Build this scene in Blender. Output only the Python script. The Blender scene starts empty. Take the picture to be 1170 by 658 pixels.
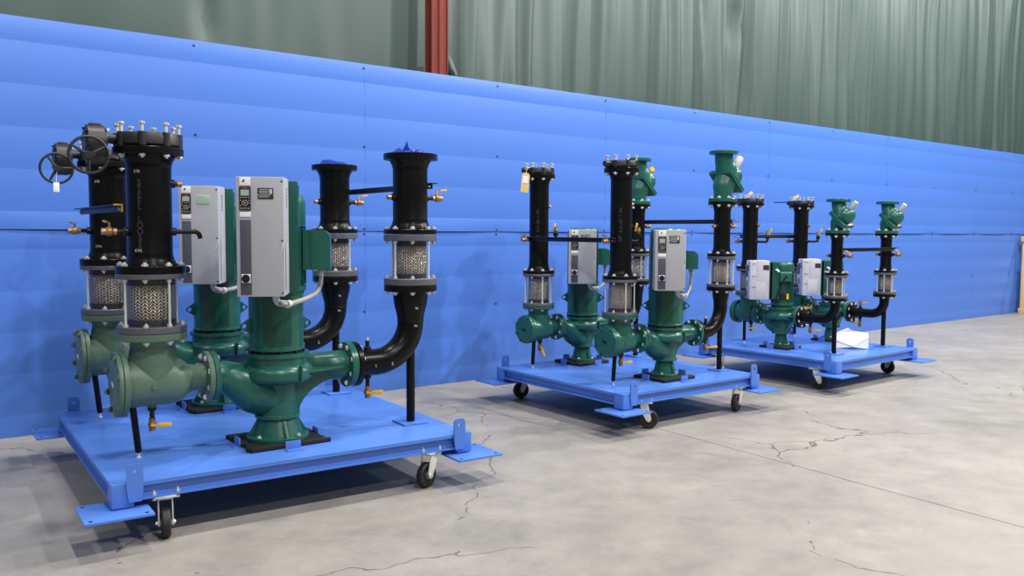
import bpy, bmesh, math, random
from mathutils import Vector, Matrix
R = math.radians
PI = math.pi
random.seed(7)
SC = bpy.context.scene
COL = SC.collection
H = 1.505           # camera height; the cart frames are measured 0.055 above the floor
ZO = 0.055

# ------------------------------------------------------------------ materials
def lin(c):
    return tuple(((v/255)/12.92 if v/255 <= .04045 else ((v/255+.055)/1.055)**2.4) for v in c)+(1,)
class NT:
    def __init__(s, m):
        s.t = m.node_tree; s.n = s.t.nodes; s.b = s.n.get('Principled BSDF')
    def add(s, ty, **kw):
        n = s.n.new(ty)
        for k, v in kw.items():
            if k[0] == '_': n.inputs[k[1:].replace('_', ' ')].default_value = v
            else: setattr(n, k, v)
        return n
    def link(s, a, b): s.t.links.new(a, b)
    def math(s, op, a, b=None, c=None):
        n = s.n.new('ShaderNodeMath'); n.operation = op
        for i, v in enumerate((a, b, c)):
            if v is None: continue
            if isinstance(v, (int, float)): n.inputs[i].default_value = v
            else: s.link(v, n.inputs[i])
        return n.outputs[0]
    def mix(s, f, a, b):
        n = s.n.new('ShaderNodeMix'); n.data_type = 'RGBA'
        for i, v in ((0, f), (6, a), (7, b)):
            if isinstance(v, (int, float, tuple)): n.inputs[i].default_value = v
            else: s.link(v, n.inputs[i])
        return n.outputs[2]
def mat(name, rgb, rough=.5, metal=0., noise=.0, scale=8., bump=0., bscale=60., coat=0., spec=.5):
    m = bpy.data.materials.new(name); m.use_nodes = True
    t = NT(m); b = t.b
    c = lin(rgb)
    b.inputs['Base Color'].default_value = c
    b.inputs['Roughness'].default_value = rough; b.inputs['Metallic'].default_value = metal
    b.inputs['Coat Weight'].default_value = coat; b.inputs['Coat Roughness'].default_value = .12
    b.inputs['Specular IOR Level'].default_value = spec
    tc = t.add('ShaderNodeTexCoord')
    if noise:
        n = t.add('ShaderNodeTexNoise', _Scale=scale, _Detail=4.); t.link(tc.outputs['Object'], n.inputs['Vector'])
        d = tuple(x*(1-noise) for x in c[:3])+(1,); l = tuple(min(1, x*(1+noise)) for x in c[:3])+(1,)
        t.link(t.mix(n.outputs['Fac'], d, l), b.inputs['Base Color'])
    if bump:
        n2 = t.add('ShaderNodeTexNoise', _Scale=bscale, _Detail=3.); t.link(tc.outputs['Object'], n2.inputs['Vector'])
        bp = t.add('ShaderNodeBump', _Strength=bump, _Distance=.004); t.link(n2.outputs['Fac'], bp.inputs['Height'])
        t.link(bp.outputs['Normal'], b.inputs['Normal'])
    return m
M = {}
M['cart'] = mat('cart_blue_paint', (80, 125, 208), .3, 0, .05, 2.5, .06, 8)
M['black'] = mat('black_pipe_paint', (12, 12, 13), .3, 0, .3, 20, .06, 30, spec=.2)
M['blackmatte'] = mat('black_matte_iron', (27, 27, 29), .45, 0, .25, 20, .25, 90)
M['pipeiron'] = mat('dark_iron_nipple', (30, 28, 27), .4, .4, .2, 30)
M['green'] = mat('dark_green_paint', (27, 88, 76), .3, 0, .08, 6, .12, 60)
M['sage'] = mat('sage_green_paint', (82, 109, 92), .42, 0, .08, 6, .2, 70)
M['dgreen'] = mat('deep_green_paint', (22, 76, 66), .3, 0, .08, 6, .1, 60)
M['steel'] = mat('zinc_bolt', (222, 222, 220), .35, .45, .1, 60)
M['greyflange'] = mat('grey_flange_steel', (98, 99, 108), .42, .4, .15, 25)
M['collar'] = mat('grey_collar_steel', (62, 62, 70), .45, .5, .15, 25)
M['brass'] = mat('brass', (150, 116, 78), .4, .45, .2, 50)
M['yellow'] = mat('yellow_handle', (236, 178, 20), .45, 0, .1, 60)
M['rubber'] = mat('black_rubber', (15, 14, 14), .75, 0, .3, 30, .5, 60)
M['wheel'] = mat('caster_rubber', (26, 25, 25), .6, 0, .3, 25, .2, 40)
M['conduit'] = mat('grey_conduit', (150, 146, 142), .5, .1, .1, 30)
M['grey'] = mat('drive_grey_paint', (163, 165, 172), .45, 0, .03, 5)
M['whitebox'] = mat('drive_pale_grey_paint', (190, 188, 198), .45, 0, .03, 5)
M['strip'] = mat('drive_dark_strip', (70, 72, 90), .5, 0, .05, 10)
M['keyblk'] = mat('keypad_black', (18, 18, 22), .4)
M['white'] = mat('white_label', (228, 232, 232), .5)
M['cap'] = mat('wrapped_cap_white', (176, 176, 172), .7, 0, .1, 40)
M['red'] = mat('red_label', (190, 30, 45), .5)
M['lcd'] = mat('display_pale_green', (150, 178, 170), .3)
M['labelblk'] = mat('black_nameplate', (40, 40, 46), .5)
M['labelgrn'] = mat('pale_green_nameplate', (160, 196, 170), .5)
M['tagyel'] = mat('tag_yellow', (214, 186, 120), .7)
M['bluefilm'] = mat('blue_film', (14, 48, 150), .3, 0, .15, 15)
M['paper'] = mat('white_paper', (236, 236, 238), .75, 0, .03, 12)
M['wood'] = mat('pine_wood', (206, 170, 122), .7, 0, .2, 9, .2, 60)
M['darkgoods'] = mat('dark_goods', (60, 62, 58), .6, 0, .4, 25)
M['redsteel'] = mat('red_oxide_steel', (104, 34, 22), .8, 0, .2, 6)
M['mark'] = mat('white_paint_mark', (190, 190, 190), .7)
M['faint'] = mat('faint_grey_stencil', (58, 58, 60), .6)
M['gapcord'] = mat('black_gap_hole_cord', (14, 14, 14), .7)  # dull black for gap shade, bolt holes and the curtain cord

def braid_mat():
    m = mat('braided_stainless_wire', (178, 170, 160), .32, .85); t = NT(m)
    tc = t.add('ShaderNodeTexCoord'); sp = t.add('ShaderNodeSeparateXYZ'); t.link(tc.outputs['Object'], sp.inputs[0])
    ang = t.math('MULTIPLY', t.math('ARCTAN2', sp.outputs[1], sp.outputs[0]), 20/PI/2*1.0)
    fr = t.math('FRACT', t.math('ADD', ang, 100.))
    tri = t.math('ABSOLUTE', t.math('MULTIPLY_ADD', fr, 2., -1.))
    ph = t.math('ADD', t.math('MULTIPLY', sp.outputs[2], 58.), t.math('MULTIPLY', tri, 1.25))
    s = t.math('MULTIPLY_ADD', t.math('SINE', t.math('MULTIPLY', ph, 2*PI)), .5, .5)
    wire = t.math('MULTIPLY_ADD', t.math('SINE', t.math('MULTIPLY', t.math('ADD', t.math('MULTIPLY', sp.outputs[2], 200.), t.math('MULTIPLY', tri, -9.)), 2*PI)), .12, .88)
    cm = t.math('ABSOLUTE', t.math('MULTIPLY_ADD', t.math('FRACT', t.math('ADD', t.math('MULTIPLY', ang, 2.), 200.)), 2., -1.))
    cm = t.math('SUBTRACT', 1., t.math('POWER', cm, 4.))
    h = t.math('MULTIPLY', t.math('MULTIPLY', s, wire), cm)
    g = t.add('ShaderNodeMath', operation='MULTIPLY', use_clamp=True); t.link(h, g.inputs[0]); g.inputs[1].default_value = 1.3
    t.link(t.mix(g.outputs[0], lin((52, 42, 34)), lin((205, 198, 188))), t.b.inputs['Base Color'])
    bp = t.add('ShaderNodeBump', _Strength=.8, _Distance=.004); t.link(h, bp.inputs['Height']); t.link(bp.outputs[0], t.b.inputs['Normal'])
    return m
M['braid'] = braid_mat()
def perf_mat():
    m = mat('perforated_green_guard', (14, 84, 66), .35); t = NT(m)
    tc = t.add('ShaderNodeTexCoord'); sp = t.add('ShaderNodeSeparateXYZ'); t.link(tc.outputs['Object'], sp.inputs[0])
    a = t.math('MULTIPLY', t.math('ARCTAN2', sp.outputs[1], sp.outputs[0]), .15*2*PI/.026)
    z = t.math('MULTIPLY', sp.outputs[2], 2*PI/.026)
    p = t.math('MULTIPLY', t.math('SINE', t.math('ADD', a, z)), t.math('SINE', t.math('SUBTRACT', z, a)))
    k = t.math('GREATER_THAN', p, .12)
    t.link(t.mix(k, lin((14, 84, 66)), lin((4, 26, 22))), t.b.inputs['Base Color'])
    return m
M['perf'] = perf_mat()

# ------------------------------------------------------------------ geometry helpers
class G:
    """collects shapes for one mesh"""
    def __init__(s): s.b = bmesh.new()
    def _tf(s, vs, m):
        if m is not None: bmesh.ops.transform(s.b, matrix=m, verts=vs)
    def box(s, c, d, m=None, bev=0., rot=None):
        r = bmesh.ops.create_cube(s.b, size=1); vs = r['verts']
        bmesh.ops.scale(s.b, vec=d, verts=vs)
        if bev:
            es = list({e for v in vs for e in v.link_edges})
            q = bmesh.ops.bevel(s.b, geom=es, offset=min(bev, min(d)*.45), segments=2, affect='EDGES', profile=.6)
            vs = list({v for f in q['faces'] for v in f.verts} | {v for v in vs if v.is_valid})
        mm = Matrix.Translation(c) @ (rot or Matrix())
        if m is not None: mm = m @ mm
        s._tf(vs, mm); return s
    def lathe(s, prof, seg=32, m=None, cap=True):
        rings = []
        for r, z in prof:
            if r < 1e-5: rings.append([s.b.verts.new((0, 0, z))])
            else: rings.append([s.b.verts.new((r*math.cos(2*PI*i/seg), r*math.sin(2*PI*i/seg), z)) for i in range(seg)])
        for a, b in zip(rings, rings[1:]):
            for i in range(seg):
                j = (i+1) % seg
                if len(a) == 1 and len(b) == 1: continue
                if len(a) == 1: s.b.faces.new((a[0], b[i], b[j]))
                elif len(b) == 1: s.b.faces.new((a[i], a[j], b[0]))
                else: s.b.faces.new((a[i], a[j], b[j], b[i]))
        if cap:
            if len(rings[0]) > 1: s.b.faces.new(rings[0][::-1])
            if len(rings[-1]) > 1: s.b.faces.new(rings[-1])
        s._tf([v for r in rings for v in r], m); return s
    def cyl(s, a, b, r, r2=None, seg=16, bev=0.):
        a = Vector(a); b = Vector(b); L = (b-a).length; r2 = r if r2 is None else r2
        q = (b-a).to_track_quat('Z', 'Y').to_matrix().to_4x4()
        p = [(r, 0), (r2, L)] if not bev else [(r-bev, 0), (r, bev), (r2, L-bev), (r2-bev, L)]
        return s.lathe(p, seg, Matrix.Translation(a) @ q)
    def tube(s, pts, rad, seg=16, sub=1, cap=True):
        pts = [Vector(p) for p in pts]
        if not isinstance(rad, (list, tuple)): rad = [rad]*len(pts)
        if sub > 1:
            P = []; Q = []
            n = len(pts)
            for i in range(n-1):
                p0 = pts[max(i-1, 0)]; p1 = pts[i]; p2 = pts[i+1]; p3 = pts[min(i+2, n-1)]
                for k in range(sub):
                    t = k/sub
                    P.append(.5*((2*p1)+(-p0+p2)*t+(2*p0-5*p1+4*p2-p3)*t*t+(-p0+3*p1-3*p2+p3)*t**3)); Q.append(rad[i]+(rad[i+1]-rad[i])*(3*t*t-2*t**3))
            P.append(pts[-1]); Q.append(rad[-1]); pts, rad = P, Q
        n = len(pts); up = None; rings = []
        for i in range(n):
            t = (pts[min(i+1, n-1)]-pts[max(i-1, 0)]).normalized()
            if up is None:
                up = t.orthogonal().normalized()
            up = (up - t*up.dot(t)).normalized(); sd = t.cross(up)
            rings.append([s.b.verts.new(pts[i]+rad[i]*(math.cos(2*PI*k/seg)*up+math.sin(2*PI*k/seg)*sd)) for k in range(seg)])
        for a, b in zip(rings, rings[1:]):
            for i in range(seg):
                j = (i+1) % seg; s.b.faces.new((a[i], a[j], b[j], b[i]))
        if cap: s.b.faces.new(rings[0][::-1]); s.b.faces.new(rings[-1])
        return s
    def prism(s, poly, t, m=None, holes=None):
        """poly in local xy extruded along z by t (centred)"""
        a = [s.b.verts.new((x, y, -t/2)) for x, y in poly]; b = [s.b.verts.new((x, y, t/2)) for x, y in poly]
        n = len(poly)
        for i in range(n):
            j = (i+1) % n; s.b.faces.new((a[i], a[j], b[j], b[i]))
        s.b.faces.new(a[::-1]); s.b.faces.new(b)
        s._tf(a+b, m); return s
    def ringplate(s, poly, hc, hr, t, m=None):
        """plate with one round hole: poly sampled radially from the hole centre"""
        n = 32; ins = []; out = []
        P = [Vector((x, y)) for x, y in poly]; c = Vector(hc)
        for i in range(n):
            a = 2*PI*i/n; d = Vector((math.cos(a), math.sin(a))); best = None
            for k in range(len(P)):
                p, q = P[k], P[(k+1) % len(P)]; e = q-p; den = d.x*e.y-d.y*e.x
                if abs(den) < 1e-9: continue
                w = p-c; tt = (w.x*e.y-w.y*e.x)/den; u = (w.x*d.y-w.y*d.x)/den
                if tt > 0 and -1e-6 <= u <= 1+1e-6: best = tt if best is None else max(best, tt)
            out.append(c+d*best); ins.append(c+d*hr)
        V = []
        for z in (-t/2, t/2):
            V.append(([s.b.verts.new((p.x, p.y, z)) for p in ins], [s.b.verts.new((p.x, p.y, z)) for p in out]))
        for i in range(n):
            j = (i+1) % n
            (i0, o0), (i1, o1) = V
            s.b.faces.new((i0[i], i0[j], o0[j], o0[i])); s.b.faces.new((i1[j], i1[i], o1[i], o1[j]))
            s.b.faces.new((o0[i], o0[j], o1[j], o1[i])); s.b.faces.new((i0[j], i0[i], i1[i], i1[j]))
        s._tf([v for x in V for y in x for v in y], m); return s
    def sphere(s, c, r, m=None, u=24, v=14):
        q = bmesh.ops.create_uvsphere(s.b, u_segments=u, v_segments=v, radius=1)
        r = (r, r, r) if isinstance(r, (int, float)) else r
        mm = Matrix.Translation(c) @ Matrix.Diagonal((*r, 1))
        if m is not None: mm = m @ mm
        s._tf(q['verts'], mm); return s
    def torus(s, Rr, r, m=None, seg=40, ms=10):
        vs = [[s.b.verts.new(((Rr+r*math.cos(2*PI*j/ms))*math.cos(2*PI*i/seg), (Rr+r*math.cos(2*PI*j/ms))*math.sin(2*PI*i/seg), r*math.sin(2*PI*j/ms))) for j in range(ms)] for i in range(seg)]
        for i in range(seg):
            for j in range(ms):
                a, b = (i+1) % seg, (j+1) % ms
                s.b.faces.new((vs[i][j], vs[a][j], vs[a][b], vs[i][b]))
        s._tf([v for r_ in vs for v in r_], m); return s
    def mesh(s, name, mats, sharp=38):
        bmesh.ops.recalc_face_normals(s.b, faces=s.b.faces)
        ca = R(sharp)
        for f in s.b.faces: f.smooth = True
        for e in s.b.edges:
            if len(e.link_faces) == 2:
                e.smooth = e.calc_face_angle(0) < ca
        me = bpy.data.meshes.new(name); s.b.to_mesh(me); s.b.free()
        for m in (mats if isinstance(mats, (list, tuple)) else [mats]): me.materials.append(M[m] if isinstance(m, str) else m)
        return me
CACHE = {}
def part(name, key, build, mats, parent, loc=(0, 0, 0), rot=(0, 0, 0), label=None, sharp=38):
    """one part; meshes with the same key are shared between repeats"""
    if key is None or key not in CACHE:
        g = build(G()); me = g.mesh(name, mats, sharp)
        if key is not None: CACHE[key] = me
    else: me = CACHE[key]
    o = bpy.data.objects.new(name, me); COL.objects.link(o)
    o.parent = parent; o.location = loc; o.rotation_euler = rot
    if label: o['label'] = label
    return o
def thing(name, label, cat, loc, rz=0., group=None):
    o = bpy.data.objects.new(name, None); COL.objects.link(o); o.empty_display_size = .1
    o.location = loc; o.rotation_euler = (0, 0, rz); o['label'] = label; o['category'] = cat
    if group: o['group'] = group
    return o
RX = lambda a: Matrix.Rotation(a, 4, 'X')
RY = lambda a: Matrix.Rotation(a, 4, 'Y')
RZ = lambda a: Matrix.Rotation(a, 4, 'Z')
T = lambda *a: Matrix.Translation(a)
XAX = RY(PI/2)      # lathe axis z -> x

def flange_mesh(g, r, t, m=None):
    e = min(.003, t*.2)
    return g.lathe([(r-e, 0), (r, e), (r, t-e), (r-e, t)], 48, m)
def bolt_build(r, L):
    def f(g):
        g.lathe([(r*1.75, 0), (r*1.75, r*1.2)], 6)
        g.lathe([(r*1.9, r*1.2), (r*1.9, r*1.5)], 12)
        if L > 0: g.lathe([(r, -L*.0-.0), (r, 0)], 8) if False else None
        return g
    return f
def bolts(parent, n, rc, z, r, axis='z', off=22.5, up=True, name='bolt', skip=(), stud=0., matl='steel', cx=0., cz=0.):
    """hex heads on a bolt circle; axis z: circle in xy at height z; axis x: circle in yz at x=z"""
    def bld(g):
        g.lathe([(r*1.75, 0), (r*1.85, r*.2), (r*1.85, r*1.2), (r*1.5, r*1.35)], 6)
        if stud: g.lathe([(r*.9, 0), (r*.9, -stud)], 8)
        else: g.lathe([(r*.9, r*1.2), (r*.9, r*2.2)], 8)
        return g
    for k in range(n):
        if k in skip: continue
        a = R(off+360/n*k)
        if axis == 'z': loc = (cx+rc*math.cos(a), rc*math.sin(a), z); rot = (0, 0, a) if up else (PI, 0, a)
        else: loc = (z, rc*math.cos(a), cz+rc*math.sin(a)); rot = (a, PI/2, 0) if up else (a, -PI/2, 0)
        part(name, ('bolt', r, stud, matl), bld, matl, parent, loc, rot)

def ball_valve(parent, p, d, L=.05, s=1., hdir=(0, 0, 1), hl=.1, handle='yellow', nip=.0125, body=True, hoff=0):
    """nipple from p along d, brass ball valve after length L with a lever"""
    p = Vector(p); d = Vector(d).normalized(); hd = Vector(hdir).normalized()
    def nb(g):
        g.cyl((0, 0, -.01), (0, 0, .022), nip*1.75, bev=.002); g.cyl((0, 0, 0), (0, 0, L), nip)
        return g
    q = d.to_track_quat('Z', 'Y')
    o = part('nipple', ('nip', round(L, 3), nip), nb, 'pipeiron', parent, p, q.to_euler())
    if not body: return o
    def vb(g):
        g.lathe([(.017*s, 0), (.017*s, .016*s)], 8); g.lathe([(.013*s, .016*s), (.021*s, .024*s), (.022*s, .04*s), (.018*s, .05*s)], 16)
        g.lathe([(.017*s, .05*s), (.017*s, .068*s)], 8)
        return g
    c = p+d*L
    v = part('ball_valve', ('bv', s), vb, 'brass', parent, c, q.to_euler(), label='brass valve body')
    # stem + lever, as a sub-part in valve space
    qi = q.inverted()
    hl_dir = qi @ hd
    st = hl_dir - Vector((0, 0, 1))*hl_dir.z
    if st.length < .1: st = qi @ Vector((0, 0, 1)) if abs(d.z) < .7 else Vector((1, 0, 0))
    # stem perpendicular to both axis; lever along hd
    stem = Vector((0, 0, 1)).cross(hl_dir)
    if stem.length < .2: stem = st
    up = qi @ Vector((0, 0, 1))
    if abs(d.z) < .5: stem = up
    stem.normalize()
    if hoff: stem = -stem
    base = Vector((0, 0, .032*s))
    def hb(g):
        e = base+stem*.042*s
        g.cyl(base, e, .006*s, seg=8)
        f = e+hl_dir*hl
        ax = hl_dir.normalized(); sd = ax.cross(stem).normalized(); u = sd.cross(ax)
        mm = Matrix((ax, sd, u)).transposed().to_4x4()
        g.box((0, 0, 0), (hl*.42, .012*s, .004*s), T(*(e+ax*hl*.16)) @ mm, .0015)
        g.box((0, 0, 0), (hl*.68, .022*s, .012*s), T(*(e+ax*hl*.62)) @ mm, .005)
        return g
    part('handle', None, hb, handle, v, label='yellow lever handle' if handle == 'yellow' else None)
    return v

# ------------------------------------------------------------------ skid frames
def skid_frame(x, y, a):
    """world pose of a cart: origin corner, heading of its pump lines"""
    u = Vector((math.cos(a), math.sin(a), 0)); v = Vector((-math.sin(a), math.cos(a), 0))
    o = Vector((x, y, ZO))
    return lambda p: o+u*p[0]+v*p[1]+Vector((0, 0, p[2]))
S3a = .685334-PI/2
CARTS = [
    dict(n='near', where='nearest cart', f=skid_frame(-1.87324, 3.95073, .604308), a=.604308, L=1.9879, W=1.93534),
    dict(n='mid', where='middle cart', f=skid_frame(.827717, 6.27227, .645989), a=.645989, L=1.6077, W=1.5963),
    dict(n='far', where='farthest cart', f=skid_frame(3.036755-math.sin(.685334)*1.6077, 7.956202+math.cos(.685334)*1.6077, S3a), a=S3a, L=1.6077, W=1.5963),
]
DZ = .242           # deck top above frame zero
def make_cart(c):
    L, W = c['L'], c['W']
    lab = {'near': 'blue steel platform cart on casters, nearest and largest, carrying the pumps at left',
           'mid': 'blue steel platform cart on casters in the middle, with four green topped pipe lines',
           'far': 'blue steel platform cart on casters farthest right, with white paper on its deck'}[c['n']]
    lab = lab.replace('with four green topped pipe lines', 'between the nearest and farthest carts')
    t = thing('platform_cart', lab, 'cart', c['f']((0, 0, -ZO)), c['a'], 'wheeled pump platforms')
    z0 = ZO          # local z of frame zero
    zt = DZ+z0; pw = .10
    part('deck_plate', None, lambda g: g.box((L/2, W/2, zt-.006), (L-.004, W-.004, .012), bev=.003), 'cart', t)
    bz = .077; zb = zt-.012-bz
    def beam(g, a, b, out):
        a = Vector(a); b = Vector(b); d = (b-a); ln = d.length; d.normalize(); n = Vector(out)
        m = Matrix((d, n, Vector((0, 0, 1)))).transposed().to_4x4(); mid = (a+b)/2
        m = T(*mid) @ m
        g.box((0, -.032, bz/2), (ln, .007, bz), m)                        # web
        g.box((0, -.032, .004), (ln, .064, .008), m, .002)               # lower flange
        g.box((0, -.032, bz-.004), (ln, .064, .008), m, .002)            # upper flange
        return g
    for a, b, o in (((pw, 0, zb), (L-pw, 0, zb), (0, -1, 0)), ((pw, W, zb), (L-pw, W, zb), (0, 1, 0)),
                    ((0, pw, zb), (0, W-pw, zb), (-1, 0, 0)), ((L, pw, zb), (L, W-pw, zb), (1, 0, 0))):
        part('frame_beam', None, lambda g: beam(g, a, b, o), 'cart', t)
    part('cross_beam', None, lambda g: g.box((L/2, W*.5, zb+bz/2), (L-.15, .06, bz-.004)), 'cart', t)
    pb = .127+z0
    for sx in (0, 1):
        for sy in (0, 1):
            cx = pw/2 if sx == 0 else L-pw/2; cy = pw/2 if sy == 0 else W-pw/2
            part('corner_post', ('post',), lambda g: g.box((0, 0, (zt-pb)/2+.001), (pw, pw, zt-pb+.002), bev=.006), 'cart', t, (cx, cy, pb))
            fx = -.13+.145 if sx == 0 else L+.13-.145; fy = -.13+.145 if sy == 0 else W+.13-.145
            def fp(g):
                g.box((0, 0, -.005), (.30, .30, .012), bev=.002)
                return g
            q = part('foot_plate', ('foot',), fp, 'cart', t, (fx, fy, pb-.006))
            for hx, hy in ((-.12, -.12), (.12, -.12), (-.12, .12), (.12, .12)):
                part('bolt_hole', ('fh',), lambda g: g.cyl((0, 0, 0), (0, 0, .0012), .009), 'gapcord', q, (hx, hy, .001))
            # lifting lug on the v=0 / v=W faces
            ex = .103 if sx == 0 else L-.088; ey = -.006 if sy == 0 else W+.006
            lug = [(-.037, 0), (.037, 0)]+[(.037-.02+.02*math.cos(a), .178-.02+.02*math.sin(a)) for a in (0, .5, 1.05, 1.57)]+[(-.037+.02-.02*math.cos(a), .178-.02+.02*math.sin(a)) for a in (1.57, 1.05, .5, 0)]
            lug = [(x, y*1.03) for x, y in lug]
            part('lifting_lug', ('lug',), lambda g: g.ringplate(lug, (0, .146), .0095, .012, RX(PI/2)), 'cart', t, (ex, ey, zb-.001))
    # casters
    zc = zb
    for i, (cx, cy, sw) in enumerate(c['cast']):
        k = part('caster', ('cstp',), lambda g: (g.box((0, 0, -.004), (.12, .1, .008), bev=.002), g.lathe([(.036, -.008), (.036, -.018), (.03, -.022)], 20))[0], 'steel', t, (cx, cy, zc), (0, 0, sw))
        hw = zc-.0735
        def fork(g):
            for s_ in (-1, 1):
                poly = [(-.03, -.016), (.022, -.016), (.05, -.11+.11), (.05, -.11)]
                pl = [(-.034, -.018), (.03, -.018), (.054, -hw+.02), (.05, -hw-.01), (.034, -hw-.02), (.018, -hw-.01), (-.012, -hw+.045)]
                g.prism(pl, .006, T(0, s_*.032, 0) @ RX(PI/2))
            g.box((-.002, 0, -.02), (.064, .07, .006))
            g.cyl((.034, -.046, -hw), (.034, .046, -hw), .008, seg=6); g.cyl((.034, -.041, -hw), (.034, .041, -hw), .013, seg=12)
            return g
        part('fork', ('fork', round(hw, 3)), fork, 'steel', k)
        part('wheel', ('cwheel',), lambda g: g.lathe([(.0, -.012), (.035, -.014), (.05, -.018), (.066, -.021), (.0725, -.014), (.0735, 0), (.0725, .014), (.066, .021), (.05, .018), (.035, .014), (0, .012)], 36, RX(PI/2), cap=False), 'wheel', k, (.034, 0, -hw))
        part('hub', ('chub',), lambda g: g.cyl((0, -.024, 0), (0, .024, 0), .026, seg=20, bev=.004), 'greyflange', k, (.034, 0, -hw))
        for bx, by in ((-.05, -.0), (.05, -.0)):
            oy = cy-.022 if cy < W/2 else cy+.022
            part('mounting_bolt', ('mb',), lambda g: (g.lathe([(.011, .008), (.011, .018)], 6), g.cyl((0, 0, 0), (0, 0, .032), .005, seg=8), g.lathe([(.012, -.02), (.012, -.008)], 6))[0], 'steel', t, (cx+bx*1.1, oy, zc))
    # welded pads under the pipe stands
    return t
CARTS[0]['cast'] = [(.25, .05, R(-100)), (1.73, .05, R(203)), (.25, 1.88, R(90)), (1.73, 1.88, R(0))]
CARTS[1]['cast'] = [(.28, .06, R(-45)), (1.40, .06, R(198)), (.27, 1.54, R(170)), (1.36, 1.54, R(0))]
CARTS[2]['cast'] = [(.24, .06, R(-60)), (1.36, .06, R(35)), (.27, 1.52, R(170)), (1.36, 1.52, R(180))]
for c in CARTS: c['obj'] = make_cart(c)

# ------------------------------------------------------------------ pump line equipment
CFG = {
'near': dict(key='A', uin=.287, up=.95, ud=1.805, zs=.648, rs=.128, rcov=.172, covx=-.195, so=.26, ro=.0725, rfo=.137,
     zg=(.873, .909), zf1=(.911, .946), br=(.968, 1.168, .119), zf2=(1.19, 1.216), zb=(1.218, 1.256), rf=.1715,
     rp=.1095, ztf=(1.823, 1.860), zbv=(1.864, 1.932), zbt=.05, tin=.0, scol='sage',
     zp=.647, pf=(-.375, -.345), pfd=(.41, .452), rpd=.134, rvol=.205,
     ev=(.455, .49), rel=.0805, zel=.645, ztr=(.885, 1.03), zl=(1.072, 1.108), zfl=(1.111, 1.152), br2=(1.168, 1.362, .100), zfu=(1.382, 1.420), zbl=(1.423, 1.452), rfd=.1635, rpp=.1065, ztop=(1.877, 1.914),
     pin=.8, sleg=True),
'mid': dict(key='B', uin=.280, up=.80, ud=1.49, zs=.590, rs=.100, rcov=.125, covx=-.160, so=.183, ro=.062, rfo=.113,
     zg=(.768, .791), zf1=(.793, .820), br=(.838, 1.046, .089), zf2=(1.052, 1.075), zb=(1.077, 1.102), rf=.138,
     rp=.084, ztf=(1.900, 1.936), zbv=(1.939, 1.990), zbt=.042, scol='green',
     zp=.597, pf=(-.308, -.28), pfd=(.325, .358), rpd=.112, rvol=.165,
     ev=(.361, .386), rel=.0585, zel=.595, ztr=(.82, .915), zl=(.942, .972), zfl=(.974, .998), br2=(1.008, 1.2, .078), zfu=(1.212, 1.238), zbl=(1.240, 1.262), rfd=.122, rpp=.0706, ztop=(1.680, 1.705)),
'far': dict(key='C', uin=.300, up=.712, ud=1.315, zs=.585, rs=.100, rcov=.125, covx=-.160, so=.119, ro=.062, rfo=.113,
     zg=(.768, .791), zf1=(.793, .820), br=(.838, 1.03, .089), zf2=(1.036, 1.056), zb=(1.058, 1.082), rf=.138,
     rp=.079, ztf=(1.728, 1.758), zbv=(1.761, 1.806), zbt=.042, scol='green',
     zp=.583, pf=(-.262, -.235), pfd=(.205, .232), rpd=.112, rvol=.16,
     ev=(.234, .258), rel=.048, zel=.583, ztr=(.742, .772), zl=(.775, .803), zfl=(.805, .830), br2=(.838, 1.0, .066), zfu=(1.008, 1.030), zbl=(1.032, 1.052), rfd=.113, rpp=.055, ztop=(1.418, 1.440)),
}
ROWS = {'near': (('front', .43, 'front row of the nearest cart'), ('rear', 1.6, 'wall side of the nearest cart')),
        'mid': (('front', .34, 'front row of the middle cart'), ('rear', 1.36, 'wall side of the middle cart')),
        'far': (('front', .45, 'left row of the farthest cart'), ('rear', 1.42, 'right row of the farthest cart'))}

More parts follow.
